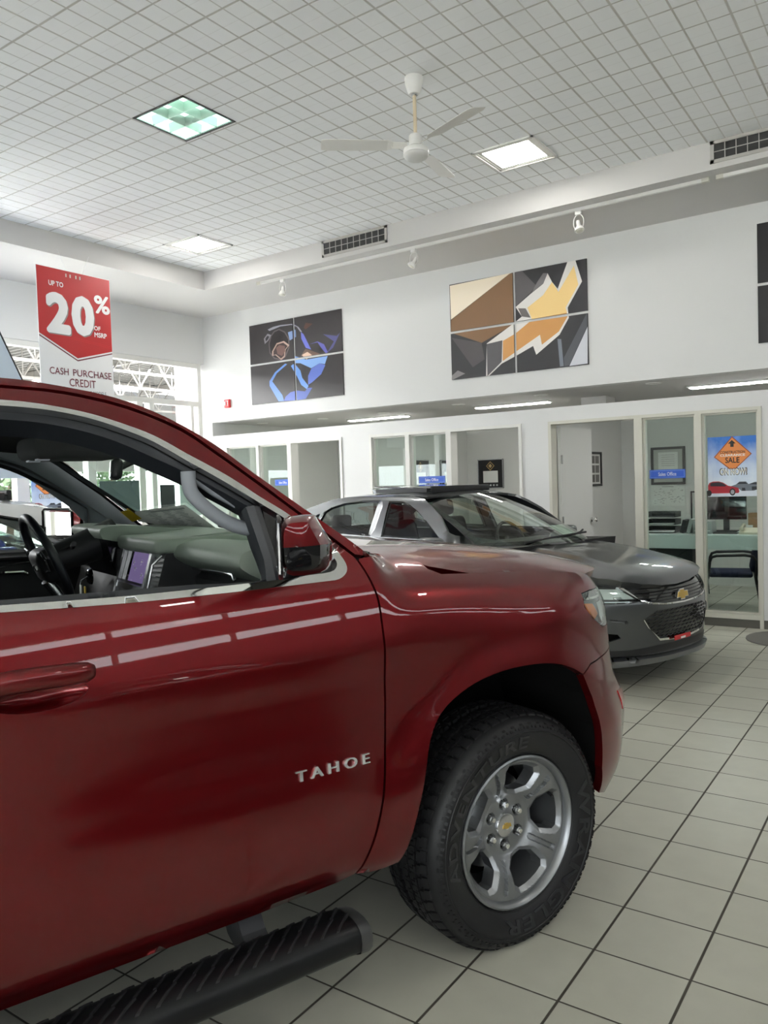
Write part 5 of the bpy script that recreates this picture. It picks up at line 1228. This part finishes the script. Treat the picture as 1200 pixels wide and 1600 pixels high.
for i, (a, b) in enumerate(((.05,1.29),(.02,1.27),(-.03,1.295),(-.06,1.25))): mu.add(tilt_face(a-.012,a+.006,b-.002,b+.002,.006), [(0,1,2,3)]); mu.add(tilt_face(a-.003,a-.001,b-.012,b+.008,.006), [(0,1,2,3)])
mu.build('screen_mark', M['sign_white'], cs, recalc=False)
for y0, y1, n_ in ((.150,.172,'silver_trim'),(-.150,-.128,'silver_trim')):
    e = MB(); a = tilt_face(y0, y1, 1.05, 1.332, .004); b = tilt_face(y0, y1, 1.05, 1.332, .018); e.add(a+b, [(0,1,2,3),(4,5,6,7),(0,1,5,4),(1,2,6,5),(2,3,7,6),(3,0,4,7)]); e.build(n_, M['satin'], cs)
e = MB(); a = tilt_face(-.15,.17,1.195,1.215,.004); b = tilt_face(-.15,.17,1.195,1.215,.016); e.add(a+b, [(0,1,2,3),(4,5,6,7),(0,1,5,4),(1,2,6,5),(2,3,7,6),(3,0,4,7)]); e.build('button_row', M['satin'], cs)
vn = MB()
for k in range(6): a = tilt_face(-.225,-.158,1.225+.016*k,1.232+.016*k,.010); vn.add(a, [(0,1,2,3)])
vn.build('air_vent', M['black'], cs, recalc=False)
MB().tube([(-.93,-.235,1.328),(-.965,-.238,1.30),(-.985,-.238,1.22),(-1.01,-.238,1.08)], .006, 8).build('chrome_edge', M['satin'], cs, 40)
# instrument hood and steering wheel
MB().prism(crom([(-1.0,1.372),(-1.012,1.400),(-.99,1.417),(-.90,1.418),(-.70,1.395),(-.58,1.37)], 4)+[(-.58,1.30),(-.95,1.36)], 'Y', .20, .62).build('cluster_hood', M['dash'], dsh, 35)
MB().prism([(-.985,1.37),(-.90,1.37),(-.88,1.18),(-.93,1.16)], 'Y', .22, .60).build('cluster_face', M['gloss_black'], dsh)
MB().prism([(-.93,1.33),(-.95,1.20),(-1.0,1.05),(-1.0,.85),(-.7,.85),(-.7,1.33)], 'Y', .175, .76).build('driver_panel', M['trim_dark'], dsh, 35)
vt = MB().bbox(-.97,-.93,.63,.74,1.24,1.33,.01,0,2).build('side_air_vent', M['satin'], dsh, 40); vl = MB()
for k in range(4): vl.box(-.975,-.965,.64,.73,1.252+.018*k,1.262+.018*k)
vl.build('vent_slat', M['black'], vt)
ig = MB().lathe([(0,-.012),(.022,-.012),(.030,-.006),(.034,.004)], 24, 'X', (-1.0,.405,1.215)).build('ignition_switch', M['gloss_black'], dsh, 40)
MB().bbox(-1.04,-1.036,.392,.418,1.130,1.185,.002).build('key_tag', M['paper'], ig); MB().bbox(-1.032,-1.028,.365,.385,1.12,1.18,.003).build('yellow_key_tag', M['yellow'], ig)
MB().tube([(-1.01,.405,1.215),(-1.036,.405,1.20),(-1.038,.405,1.185)], .003, 6).build('key', M['satin'], ig)
swg = thing_part('steering_wheel'); swg.parent = suv; swg.location = (-1.165, .38, 1.287); swg.rotation_euler = (0, math.radians(-22), 0)
R_ = .188
MB().tube([(0, R_*math.cos(a), R_*math.sin(a)) for a in [2*PI*i/48 for i in range(49)]], .0165, 14, cap=False).build('rim', M['seal'], swg, True)
hub = MB().bbox(-.045,.03,-.085,.085,-.075,.060,.03,0,3).build('airbag_cover', M['trim_dark'], swg, 50)
MB().prism([(-.022,-.008),(-.008,-.008),(-.006,-.013),(.010,-.013),(.008,-.008),(.022,-.008),(.018,.006),(.005,.006),(.003,.012),(-.013,.012),(-.011,.006),(-.018,.006)], 'X', -.050, -.044).build('emblem', M['chrome'], hub)
for (y0, y1, z0, z1) in ((.07,.175,-.02,.035),(-.175,-.07,-.02,.035)): MB().bbox(-.020,.015,y0,y1,z0,z1,.012).build('spoke', M['trim_dark'], swg, 40)
for s_ in (1,-1):
    MB().tube([(-.030,s_*.085,.055),(-.028,s_*.135,.062),(-.026,s_*.155,.035),(-.027,s_*.14,-.01),(-.030,s_*.09,-.02)], .006, 8).build('silver_bezel', M['satin'], swg, 40)
    MB().bbox(-.032,-.018,min(s_*.095,s_*.145),max(s_*.095,s_*.145),.0,.05,.006).build('button_pad', M['gloss_black'], swg, 40)
MB().tube([(-.03,.03,-.07),(-.01,.055,-.178)], [.018,.014], 10).tube([(-.03,-.03,-.07),(-.01,-.055,-.178)], [.018,.014], 10).build('lower_spoke', M['satin'], swg, 40)
MB().tube([(0.02,0,0),(.28,0,-.02)], [.055,.075], 16).build('column_cover', M['trim_dark'], swg, 40)
MB().tube([(.10,-.05,.02),(.08,-.19,.05)], .010, 8).build('stalk', M['black'], swg, 40); MB().tube([(.10,.05,.02),(.08,.19,.05)], .010, 8).build('stalk', M['black'], swg, 40)
# pillars, headliner, visors, mirror, grab handle
for s_ in (1,-1):
    q = []
    P1 = [(-.555,.86,1.335),(-.66,.845,1.392),(-.83,.82,1.535),(-1.0,.78,1.655),(-1.09,.74,1.715),(-1.25,.70,1.765),(-1.5,.68,1.79)]
    P2 = [(-.86,.885,1.335),(-.87,.875,1.392),(-.965,.845,1.49),(-1.09,.81,1.585),(-1.19,.775,1.65),(-1.32,.72,1.70),(-1.5,.70,1.725)]
    if s_ == -1: P2 = [(-.80,-.885,1.335),(-.82,-.875,1.392),(-.90,-.835,1.500),(-1.02,-.80,1.585),(-1.13,-.765,1.655),(-1.26,-.72,1.70),(-1.5,-.70,1.735)]
    A = [(x, abs(y)*s_, z) for x, y, z in P1]; B_ = [(x, abs(y)*s_, z) for x, y, z in P2]
    v = []; f = []
    for a, b in zip(A, B_):
        mid = ((a[0]+b[0])/2-.012, (a[1]+b[1])/2-.03*s_, (a[2]+b[2])/2-.012)
        v += [a, mid, b]
    for i in range(len(A)-1): f += [(i*3, i*3+1, i*3+4, i*3+3), (i*3+1, i*3+2, i*3+5, i*3+4)]
    mesh_ob('pillar_trim', v, f, M['trim_grey'], suv, 60)
hd = []
for x, z, w_ in ((-1.02,1.752,.62),(-1.10,1.745,.66),(-1.30,1.765,.68),(-1.8,1.80,.68),(-4.0,1.79,.66)): hd.append((x, z, w_))
v = []; f = []
for x, z, w_ in hd: v += [(x,-w_,z-.035),(x,-w_*.6,z),(x,0,z+.01),(x,w_*.6,z),(x,w_,z-.035)]
for i in range(len(hd)-1): f += [(i*5+k, i*5+k+1, (i+1)*5+k+1, (i+1)*5+k) for k in range(4)]
hl_ = mesh_ob('headliner', v, f, M['headliner'], suv, 50)
MB().bbox(-1.30,-.985,-.16,.16,1.665,1.745,.03,0,3).build('overhead_console', M['headliner'], hl_, 40)
lp = MB()
for y in (-.07,.07): lp.bbox(-1.28,-1.24,y-.02,y+.02,1.660,1.668,.003)
lp.build('map_light', M['drl'], hl_)
for y0, y1, n_ in ((.17,.66,'sun_visor'),(-.64,-.17,'sun_visor')):
    vz = MB().bbox(-.10,.10,y0,y1,-.011,.011,.010,0,3).build(n_, M['headliner'], hl_, 40); vz.location = (-1.13,0,1.728); vz.rotation_euler = (0, math.radians(16), 0)
    MB().box(-.05,.05,(y0+y1)/2-.07,(y0+y1)/2+.07,-.0125,-.010).build('label', M['paper_grey'], vz)
rm = thing_part('rearview_mirror'); rm.parent = suv; rm.location = (-.985, .05, 1.630); rm.rotation_euler = (0, math.radians(6), math.radians(-15))
MB().bbox(-.02,.02,-.125,.125,-.038,.038,.018,0,3).build('housing', M['black'], rm, 50); MB().bbox(-.0215,-.019,-.115,.115,-.030,.030,.001).build('mirror_glass', M['mirror'], rm)
MB().tube([(.015,0,.01),(.06,.01,.04),(.12,.0,.05)], [.012,.014,.02], 10).build('bracket', M['black'], rm, 50)
gh = MB(); gp = crom([(-1.052,1.600),(-1.050,1.565),(-1.040,1.535),(-1.00,1.495),(-.955,1.463),(-.91,1.442),(-.875,1.434),(-.858,1.440),(-.850,1.462),(-.850,1.486)], 3)
gh.tube([(x, -.815, z) for x, z in gp], .020, 12); gh.build('grab_handle', M['trim_grey'], suv, 50)
MB().tube([(-1.04,-.80,1.585),(-.97,-.80,1.537),(-.90,-.805,1.497)], .010, 8, ell=(1,1,(0,1,0))).build('grab_handle_mount', M['trim_grey'], suv, 50)
# sheet and yellow tag on the windscreen
stk = panel('price_sheet', WSo(-.006), WSN, [(.281,.725),(.285,.307),(.047,.295),(.094,.603),(.192,.793)], M['paper'], wsh, su=.05, sv=.05, skirt=0)
pr_ = []
rr = random.Random(5)
for i in range(26):
    v0 = .10+.0068*i; y0 = .36+rr.uniform(0,.03)
    for j in range(3):
        a = y0+.11*j; pr_.append([(v0,a),(v0,a+rr.uniform(.04,.09)),(v0+.003,a+.06),(v0+.003,a)])
lm = MB()
for q in pr_:
    lm.add([WSo(-.0075)(*p) for p in q], [(0,1,2,3)])
lm.add([WSo(-.0078)(*p) for p in ((.255,.34),(.255,.62),(.268,.62),(.268,.34))], [(0,1,2,3)]); lm.add([WSo(-.0078)(*p) for p in ((.085,.33),(.085,.56),(.092,.56),(.092,.33))], [(0,1,2,3)])
lm.build('print', M['paper_grey'], stk, recalc=False)
panel('yellow_tag', WSo(-.009), WSN, [(.308,.804),(.309,.729),(.216,.738),(.20,.828)], M['yellow'], stk, su=.04, sv=.04, skirt=0)
# door cards and seats
for s_ in (-1, 1):
    dc = MB().prism([(-1.68,.46),(-.68,.46),(-.68,1.29),(-1.68,1.31)], 'Y', s_*.895, s_*.915).build('door_card', M['trim_dark'], suv)
    MB().bbox(-1.60,-.95, min(s_*.84,s_*.90), max(s_*.84,s_*.90), .93, 1.00, .02).build('armrest', M['trim_dark'], dc, 40)
    MB().tube([(-1.26,s_*.885,1.205),(-1.25,s_*.872,1.215),(-1.16,s_*.872,1.212),(-1.14,s_*.885,1.20)], .009, 8).build('inner_handle', M['chrome'], dc, 40)
    MB().tube([(-1.32,s_*.89,1.16),(-1.28,s_*.888,1.235),(-1.20,s_*.888,1.25),(-1.05,s_*.888,1.255)], .005, 6).build('chrome_line', M['satin'], dc, 40)
    y = s_*.40
    se = MB().bbox(-1.85,-1.30,y-.26,y+.26,.78,.94,.06,0,3).build('seat', M['seat'], suv, 50)
    bk = MB().bbox(-.09,.09,y-.25,y+.25,0,.66,.07,0,3).build('backrest', M['seat'], se, 50); bk.location = (-1.90,0,.88); bk.rotation_euler = (0, math.radians(-16), 0)
    hr_ = MB().bbox(-.06,.06,y-.13,y+.13,0,.18,.05,0,3).build('headrest', M['seat'], se, 50); hr_.location = (-2.10,0,1.55); hr_.rotation_euler = (0, math.radians(-8), 0)
MB().bbox(-1.70,-1.0,-.13,.13,.62,.98,.03).build('console', M['trim_dark'], suv, 40)

# ================================================================ the grey sedan behind
def make_sedan(label, loc, rz, name='grey_sedan'):
    sd = thing(name, label, 'car', loc, rz)
    B = sed_body(); N = B.N; UMx = B.umax
    def P(o): return lambda u, z: B.P(u, z, o)
    def uy(y, z): return UMx if y == 0 else B.u_at_y(y, z)
    paint = M['grey_paint']
    def arch(cx, r=.365, n=18, a0=-18, a1=198): return [(cx+r*math.cos(math.radians(a0+(a1-a0)*i/n)), .325+r*math.sin(math.radians(a0+(a1-a0)*i/n))) for i in range(n+1)]
    af, ar = arch(0), arch(-2.70)
    top = [(-.50,1.000),(-.70,1.085),(-.916,1.262),(-1.05,1.338),(-1.17,1.392),(-1.41,1.432),(-1.77,1.440),(-2.17,1.424),(-2.45,1.402),(-2.70,1.360),(-2.98,1.285),(-3.25,1.165),(-3.42,1.055)]
    fw_ = [(-.80,1.052),(-1.60,1.056),(-1.635,1.372),(-1.45,1.366),(-1.33,1.340),(-1.201,1.285),(-1.05,1.205),(-.921,1.128)]
    rw_ = [(-1.755,1.058),(-2.55,1.075),(-2.64,1.15),(-2.60,1.268),(-2.50,1.315),(-2.32,1.352),(-2.05,1.376),(-1.775,1.379)]
    qw_ = [(-2.66,1.09),(-2.84,1.13),(-2.82,1.185),(-2.70,1.245),(-2.665,1.25)]
    for mi in (False, True):
        sf = panel('side_frame', P(0), N, top+[(-3.42,1.02),(-2.5,1.02),(-.5,.985)], paint, sd, holes=[fw_, rw_, qw_], su=.06, sv=.025, skirt=.03, mirror=mi)
        for w_, n_, o_ in ((fw_,'front_side_window',-.012),(rw_,'rear_side_window',-.012),(qw_,'quarter_window',-.012)):
            panel(n_, P(o_), N, w_, M['glass_plain'] if n_ == 'front_side_window' else M['glass_dark'], sf, su=.12, sv=.06, skirt=0, mirror=mi)
        def rim_of(w_, k):
            cx = sum(p[0] for p in w_)/len(w_); cz = sum(p[1] for p in w_)/len(w_); return [(cx+(p[0]-cx)*(1+k), cz+(p[1]-cz)*(1+k*2.2)) for p in w_]
        for w_ in (fw_, rw_): panel('window_seal', P(.002), N, rim_of(w_, .018), M['gloss_black'], sf, holes=[rim_of(w_, -.02)], su=.06, sv=.03, skirt=.01, mirror=mi)
        panel('centre_pillar', P(.003), N, [(-1.585,1.05),(-1.775,1.055),(-1.785,1.382),(-1.64,1.376)], flat('pillar_grey', (70,74,80), .3), sf, su=.06, sv=.05, skirt=.006, mirror=mi)
        panel('front_door', P(0), N, [(-.665,.25),(-1.675,.25),(-1.675,1.016),(-.665,.984),(-.60,.80)], paint, sd, su=.06, sv=.025, skirt=.02, mirror=mi)
        panel('rear_door', P(0), N, [(-1.685,.25),(-2.25,.25),(-2.36,.50),(-2.50,.66),(-2.62,.73),(-2.62,1.016),(-1.685,1.016)], paint, sd, su=.06, sv=.025, skirt=.02, mirror=mi)
        panel('rear_quarter', P(0), N, [(-2.63,.735)]+[q for q in ar if q[0] < -2.64]+[(-3.3,.25),(-3.55,.30),(-3.62,.55),(-3.60,.85),(-3.42,1.02),(-2.63,1.016)], paint, sd, su=.06, sv=.025, skirt=.02, mirror=mi)
        ff_ = [(-.655,.25)]+[(-.45,.25),(-.39,.28)]+[q for q in af[::-1] if q[1] > .30]+[(.40,.40),(.42,.60),(.36,.715),(.34,.765),(.20,.800),(.0,.836),(-.25,.876),(-.45,.905),(-.50,.975),(-.655,.982),(-.59,.80)]
        panel('front_fender', P(0), N, ff_, paint, sd, su=.03, sv=.02, skirt=.02, mirror=mi)
        # front end pieces, half by half
        def H(pts): return [(uy(y, z), z) for y, z in pts]
        hl_ = [(.345,.768),(.50,.775)]+H([(.70,.765),(.55,.735),(.50,.685),(.47,.640),(.55,.630),(.70,.632)])+[(.62,.648),(.44,.70)]
        ug = H([(.535,.738),(.30,.722),(0,.708),(0,.592),(.25,.600),(.40,.618),(.462,.640)])
        lg = H([(0,.556),(.33,.556),(.445,.500),(.40,.43),(.30,.335),(0,.315)])
        fg = H([(.80,.435),(.62,.405),(.60,.375),(.72,.325),(.82,.315)])
        bum_ = [(.43,.40),(.45,.60),(.40,.70)]+hl_[::-1][0:1]+H([(.60,.634),(.47,.636),(.40,.612),(.25,.594),(0,.586),(0,.232),(.45,.238),(.78,.245)])+[(.44,.26)]
        bum_ = [(.41,.40),(.43,.60),(.445,.69),(.62,.644)]+H([(.70,.628),(.55,.626),(.47,.634),(.40,.612),(.25,.594),(0,.586),(0,.232),(.45,.238),(.78,.245)])+[(.40,.262)]
        fb = panel('front_bumper', P(0), N, bum_, paint, sd, holes=[[q for q in fg]], su=.03, sv=.018, skirt=.02, mirror=mi)
        panel('lower_grille', P(.002), N, lg, M['gloss_black'], fb, su=.04, sv=.03, skirt=0, mirror=mi)
        gb = MB()
        for k in range(9):
            z = .335+.026*k; yl = .30+(.445-.30)*min(1, (z-.335)/.165) if z < .5 else .445-(z-.5)*2.0
            pts = [B.P(uy(y, z+(.006 if (i+k) % 2 else -.004)), z+(.006 if (i+k) % 2 else -.004), .006) for i, y in enumerate([yl*.97*(1-j/12) for j in range(13)])]
            gb.tube([(p[0], p[1]*(-1 if mi else 1), p[2]) for p in pts], .0035, 5)
        gb.build('grille_mesh', M['black'], fb, 40)
        panel('grille_rim', P(.010), N, H([(0,.330),(.30,.350),(.415,.440),(.452,.50),(.444,.50),(.40,.43),(.30,.334),(0,.314)]), M['chrome'], fb, su=.03, sv=.01, skirt=.012, mirror=mi)
        panel('fog_pocket', P(-.03), N, fg, M['void'], fb, su=.04, sv=.03, skirt=0, mirror=mi)
        panel('air_blade', P(.012), N, H([(.82,.455),(.60,.425),(.50,.47),(.56,.50),(.70,.52)]), paint, fb, su=.03, sv=.02, skirt=.014, mirror=mi)
        panel('valance', P(.004), N, H([(0,.25),(0,.300),(.30,.300),(.55,.285),(.86,.285)])+[(.42,.275),(.42,.235)]+H([(.80,.235)]), M['black'], fb, su=.04, sv=.02, skirt=0, mirror=mi)
        panel('lip_spoiler', P(.035), N, H([(0,.190),(0,.222),(.45,.222),(.72,.215)])+[(.42,.205),(.42,.165)]+H([(.74,.165),(.45,.182)]), M['alloy'], fb, su=.03, sv=.02, skirt=.06, mirror=mi)
        panel('upper_grille', P(-.012), N, ug, M['gloss_black'], sd, su=.04, sv=.02, skirt=.0, mirror=mi)
        gb = MB()
        for z in (.625,.648,.671,.694):
            pts = [B.P(uy(y, z), z, -.004) for y in [.47*(1-j/10) for j in range(11)]]; gb.tube([(p[0], p[1]*(-1 if mi else 1), p[2]) for p in pts], .003, 5)
        gb.build('grille_mesh', M['black'], sd, 40)
        panel('chrome_wing', P(.006), N, H([(.575,.738),(.545,.738),(.455,.634),(.40,.610),(.25,.592),(0,.584),(0,.596),(.25,.603),(.39,.622),(.47,.648)]), M['chrome'], sd, su=.03, sv=.01, skirt=.02, mirror=mi)
        h = panel('headlight', P(-.006), N, hl_, M['gloss_black'], sd, su=.03, sv=.02, skirt=.03, mirror=mi)
        panel('lamp_reflector', P(.0), N, H([(.72,.735),(.58,.725),(.52,.675),(.50,.655),(.70,.66)]), M['lamp_white'], h, su=.03, sv=.015, skirt=.005, mirror=mi)
        panel('daytime_lamp', P(.004), N, [(.50,.658)]+H([(.72,.637),(.54,.634),(.54,.640),(.72,.645)])+[(.50,.668)], M['drl'], h, su=.03, sv=.008, skirt=.006, mirror=mi)
        panel('lens', P(.006), N, hl_, M['glass'], h, su=.04, sv=.03, skirt=0, mirror=mi)
        panel('inner_shell', P(-.025), N, [(-3.4,.98),(-.6,.96),(-.3,.86),(.33,.74),(.41,.62),(.40,.45)]+[q for q in af if q[1] > .35]+[(-.42,.28),(-2.28,.28)]+[q for q in ar if q[1] > .35][::1]+[(-3.2,.35),(-3.4,.5)] if False else [(-2.6,.96),(-.6,.95),(-.45,.40),(-.45,.28),(-2.2,.28)], M['void'], sd, su=.12, sv=.08, skirt=0, mirror=mi)
        s_ = -1 if mi else 1
        for cx, a_ in ((0, af), (-2.70, ar)):
            n = len(a_); pv = [tuple(q*(1 if i != 1 else s_) for i, q in enumerate(B.P(u, z, -.01))) for u, z in a_]+[(u, -.5*s_, z+.02) for u, z in a_]
            mesh_ob('wheel_housing', pv, [(i, i+1, n+i+1, n+i) for i in range(n-1)]+[tuple(range(n, 2*n))], M['void'], sd)
        MB().bbox(-.92,-.70, min(-1.01*s_,-.85*s_), max(-1.01*s_,-.85*s_), .96, 1.075, .04, 0, 3).build('door_mirror', paint, sd, 50)
    # emblem
    em = MB(); xe = B.P0(UMx, .645)[0]
    bow = [(-.085,-.024),(-.030,-.024),(-.025,-.042),(.036,-.042),(.030,-.024),(.085,-.024),(.070,.024),(.020,.024),(.014,.042),(-.046,.042),(-.040,.024),(-.070,.024)]
    em.prism(bow, 'X', xe-.01, xe+.010); eo = em.build('emblem', M['chrome'], sd)
    MB().prism([(y*.86, z*.80) for y, z in bow], 'X', xe+.010, xe+.014).build('emblem_face', M['gold'], eo); eo.location = (0, 0, .645)
    tg = MB().bbox(.972,.978,-.17,.06,.318,.352,.002).build('dealer_plate', M['alarm_red'], sd); MB().box(.978,.980,-.085,-.02,.322,.336).build('plate_text', M['sign_white'], tg)
    # hood, windscreen, roof, rear glass, boot lid
    hh = [(.902,0),(.893,.20),(.862,.40),(.795,.56),(.67,.68),(.50,.735),(.30,.765),(.0,.780),(-.25,.775),(-.44,.745),(-.40,.66),(-.24,.45),(-.14,.2),(-.11,0)]
    hp_ = [(x, y) for x, y in hh]+[(x, -y) for x, y in hh[::-1][1:-1]]
    panel('hood', lambda x, y: (x, y, sed_hood(x, y)), lambda x, y: hf_normal(sed_hood, x, y), hp_, paint, sd, su=.03, sv=.03, skirt=.07)
    def W2(v, y):
        a = (y/.72)**2; b = 4*v*(1-v)
        return (-.06-.40*a+(-1.15+.06-.14*a+.40*a)*v+.02*b, y*(1-.19*v), 1.012-.012*a+(1.425-1.012-.055*a+.012*a)*v+.022*b)
    def W2N(v, y):
        e = .01; a, b, c, d = (Vector(q) for q in (W2(v-e,y),W2(v+e,y),W2(v,y-e),W2(v,y+e))); n = (d-c).cross(b-a).normalized(); return tuple(n if n.z > 0 else -n)
    wd = panel('windshield', W2, W2N, [(0,-.72),(0,.72),(1,.72),(1,-.72)], M['glass_green'], sd, su=.08, sv=.12, skirt=0)
    panel('windshield_frit', lambda v, y: tuple(Vector(W2(v,y))-Vector(W2N(v,y))*.004), W2N, [(-.03,-.735),(-.03,.735),(1.02,.73),(1.02,-.73)], M['gloss_black'], wd, holes=[[(.05,-.68),(.05,.68),(.94,.67),(.94,-.67)]], su=.1, sv=.1, skirt=0)
    st_ = panel('price_sheet', lambda v, y: tuple(Vector(W2(v,y))-Vector(W2N(v,y))*.008), W2N, [(.10,.05),(.10,.42),(.26,.42),(.26,.05)], M['paper'], wd, su=.1, sv=.1, skirt=0)
    lm_ = MB()
    for i in range(10):
        q = [tuple(Vector(W2(v_, y_))-Vector(W2N(v_, y_))*.006) for v_, y_ in ((.12+.013*i,.08),(.12+.013*i,.39),(.125+.013*i,.39),(.125+.013*i,.08))]; lm_.add(q, [(0,1,2,3)])
    lm_.build('print', M['paper_grey'], st_, recalc=False)
    MB().tube([(-.20,-.45,1.018),(-.13,-.05,1.050),(-.15,.35,1.06)], .009, 8).build('wiper', M['black'], sd, 40); MB().tube([(-.22,.10,1.018),(-.28,.45,1.05),(-.36,.60,1.06)], .009, 8).build('wiper', M['black'], sd, 40)
    MB().prism([(-.09,1.0),(-.5,.985),(-.55,.93),(-.10,.93)], 'Y', -.72, .72).build('cowl', M['black'], sd)
    def rf(x, y):
        zc = lerp_table([(-3.0,1.36),(-2.7,1.408),(-2.4,1.44),(-2.06,1.457),(-1.6,1.462),(-1.35,1.450),(-1.15,1.425)], x); return zc-.030*(abs(y)/.6)**2.4
    panel('roof', lambda x, y: (x, y, rf(x, y)), lambda x, y: hf_normal(rf, x, y), [(-1.155,0),(-1.17,-.30),(-1.235,-.585),(-1.5,-.60),(-2.2,-.60),(-2.72,-.57),(-2.70,0),(-2.72,.57),(-2.2,.60),(-1.5,.60),(-1.235,.585),(-1.17,.30)], paint, sd, holes=[[(-1.30,-.40),(-1.30,.40),(-1.85,.40),(-1.85,-.40)]], su=.08, sv=.06, skirt=.02)
    sr = MB().bbox(-.40,.40,-.42,.42,-.008,.012,.006,0,2).build('sunroof_panel', M['gloss_black'], sd, 40); sr.location = (-1.74,0,1.492); sr.rotation_euler = (0, math.radians(2.2), 0)
    MB().bbox(-1.345,-1.315,-.40,.40,1.445,1.505,.008).build('wind_deflector', M['black'], sd, 40); MB().box(-2.1,-1.36,-.43,-.41,1.45,1.488).build('sunroof_track', M['black'], sd); MB().box(-2.1,-1.36,.41,.43,1.45,1.488).build('sunroof_track', M['black'], sd)
    an = MB().prism([(-2.62,1.42),(-2.50,1.445),(-2.66,1.485)], 'Y', -.012, .012).build('roof_antenna', paint, sd)
    v = []; f = []
    for i in range(7):
        t = i/6; w_ = .565+.06*t; x = -2.71-.72*t; z = 1.408-.345*t+.05*math.sin(PI*t)
        v += [(x,-w_,z-.035),(x,-w_*.5,z-.004),(x,0,z+.004),(x,w_*.5,z-.004),(x,w_,z-.035)]
    for i in range(6): f += [(i*5+k, i*5+k+1, (i+1)*5+k+1, (i+1)*5+k) for k in range(4)]
    mesh_ob('rear_glass', v, f, M['glass_dark'], sd, True)
    MB().prism([(-3.40,1.05),(-3.60,1.04),(-3.72,.98),(-3.74,.60),(-3.70,.35),(-3.4,.35),(-3.3,.9)], 'Y', -.70, .70).build('boot_lid', paint, sd)
    MB().bbox(-3.76,-3.3,-.84,.84,.25,.62,.08,0,3).build('rear_bumper', paint, sd, 40)
    ub = MB(); ub.box(-3.3,.55,-.5,.5,.20,.34).box(-2.25,-.45,-.78,.78,.20,.30).box(.30,.78,-.55,.55,.20,.56).box(-.45,.30,-.5,.5,.3,.80); ub.build('underbody', M['void'], sd)
    # cabin
    for y in (-.36, .36):
        s1 = MB().bbox(-1.75,-1.25,y-.24,y+.24,.50,.66,.05,0,3).build('seat', M['seat'], sd, 50)
        b = MB().bbox(-.08,.08,y-.23,y+.23,0,.60,.06,0,3).build('backrest', M['seat'], s1, 50); b.location = (-1.72,0,.60); b.rotation_euler = (0, math.radians(-18), 0)
        h = MB().bbox(-.055,.055,y-.13,y+.13,0,.17,.05,0,3).build('headrest', M['seat'], s1, 50); h.location = (-1.93,0,1.19); h.rotation_euler = (0, math.radians(-8), 0)
    rs = MB().bbox(-2.65,-2.15,-.62,.62,.48,.66,.05,0,3).bbox(-2.78,-2.60,-.62,.62,.6,1.10,.06,0,3); rs.build('rear_seat', M['seat'], sd, 50)
    for y in (-.38, .38): MB().bbox(-2.80,-2.70,y-.12,y+.12,1.08,1.22,.04,0,3).build('rear_headrest', M['seat'], sd, 50)
    MB().prism(crom([(-.95,.80),(-.97,.93),(-.90,.985),(-.6,.995),(-.3,.985)], 3)+[(-.3,.7),(-.9,.7)], 'Y', -.70, .70).build('dashboard', M['trim_dark'], sd, 40)
    sw_ = MB().tube([(0,.185*math.cos(a),.185*math.sin(a)) for a in [2*PI*i/32 for i in range(33)]], .016, 10, cap=False).bbox(-.02,.03,-.07,.07,-.06,.05,.02).bbox(-.01,.01,-.17,.17,-.015,.015,.006).build('steering_wheel', M['black'], sd, 50); sw_.location = (-1.02,.36,.96); sw_.rotation_euler = (0, math.radians(-24), 0)
    MB().box(-2.9,-.6,-.66,.66,.30,.34).build('cabin_floor', M['trim_dark'], sd)
    for x in (0, -2.70):
        for fl in (0, 1):
            c = dup(wheel, sd); c.location = (x, 0, .3745*.84); c.scale = (.84,.88,.84); c.rotation_euler = (0,0,PI if fl else 0)
    return sd
sedan = make_sedan('grey metallic sedan facing right in front of the sales offices, its sunroof tilted open', (-2.487, 6.403, 0), PI/2-1.826)
def repaint(o, old, new):
    for ch in o.children: repaint(ch, old, new)
    if o.type == 'MESH':
        for s in o.material_slots:
            if s.material == old: s.link = 'OBJECT'; s.material = new
def copy_car(src, name, label, loc, rz, new):
    c = dup(src, None); c.name = name; c['label'] = label; c.location = loc; c.rotation_euler = (0, 0, rz); repaint(c, M['grey_paint'], new); return c
wc = copy_car(sedan, 'white_car', 'white car parked beyond the red vehicle, seen through its far window', (-4.59, 4.145, 0), math.radians(70), M['white_paint']); wc.scale = (1.05, 1.05, 1.05); repaint(wc, M['glass_plain'], M['glass_dark'])
copy_car(sedan, 'blue_car', 'blue car farthest left, a sliver of it seen through the far window', (-7.81, 4.81, 0), math.radians(85), M['blue_paint'])
bc = copy_car(sedan, 'black_car', 'unseen black car outside the right edge, added for its dark reflection in the red door', (2.05, 1.37, 0), math.radians(160), M['black_paint']); bc.scale = (1.12, 1.12, 1.12)  # unseen car, added so the door reflects something dark
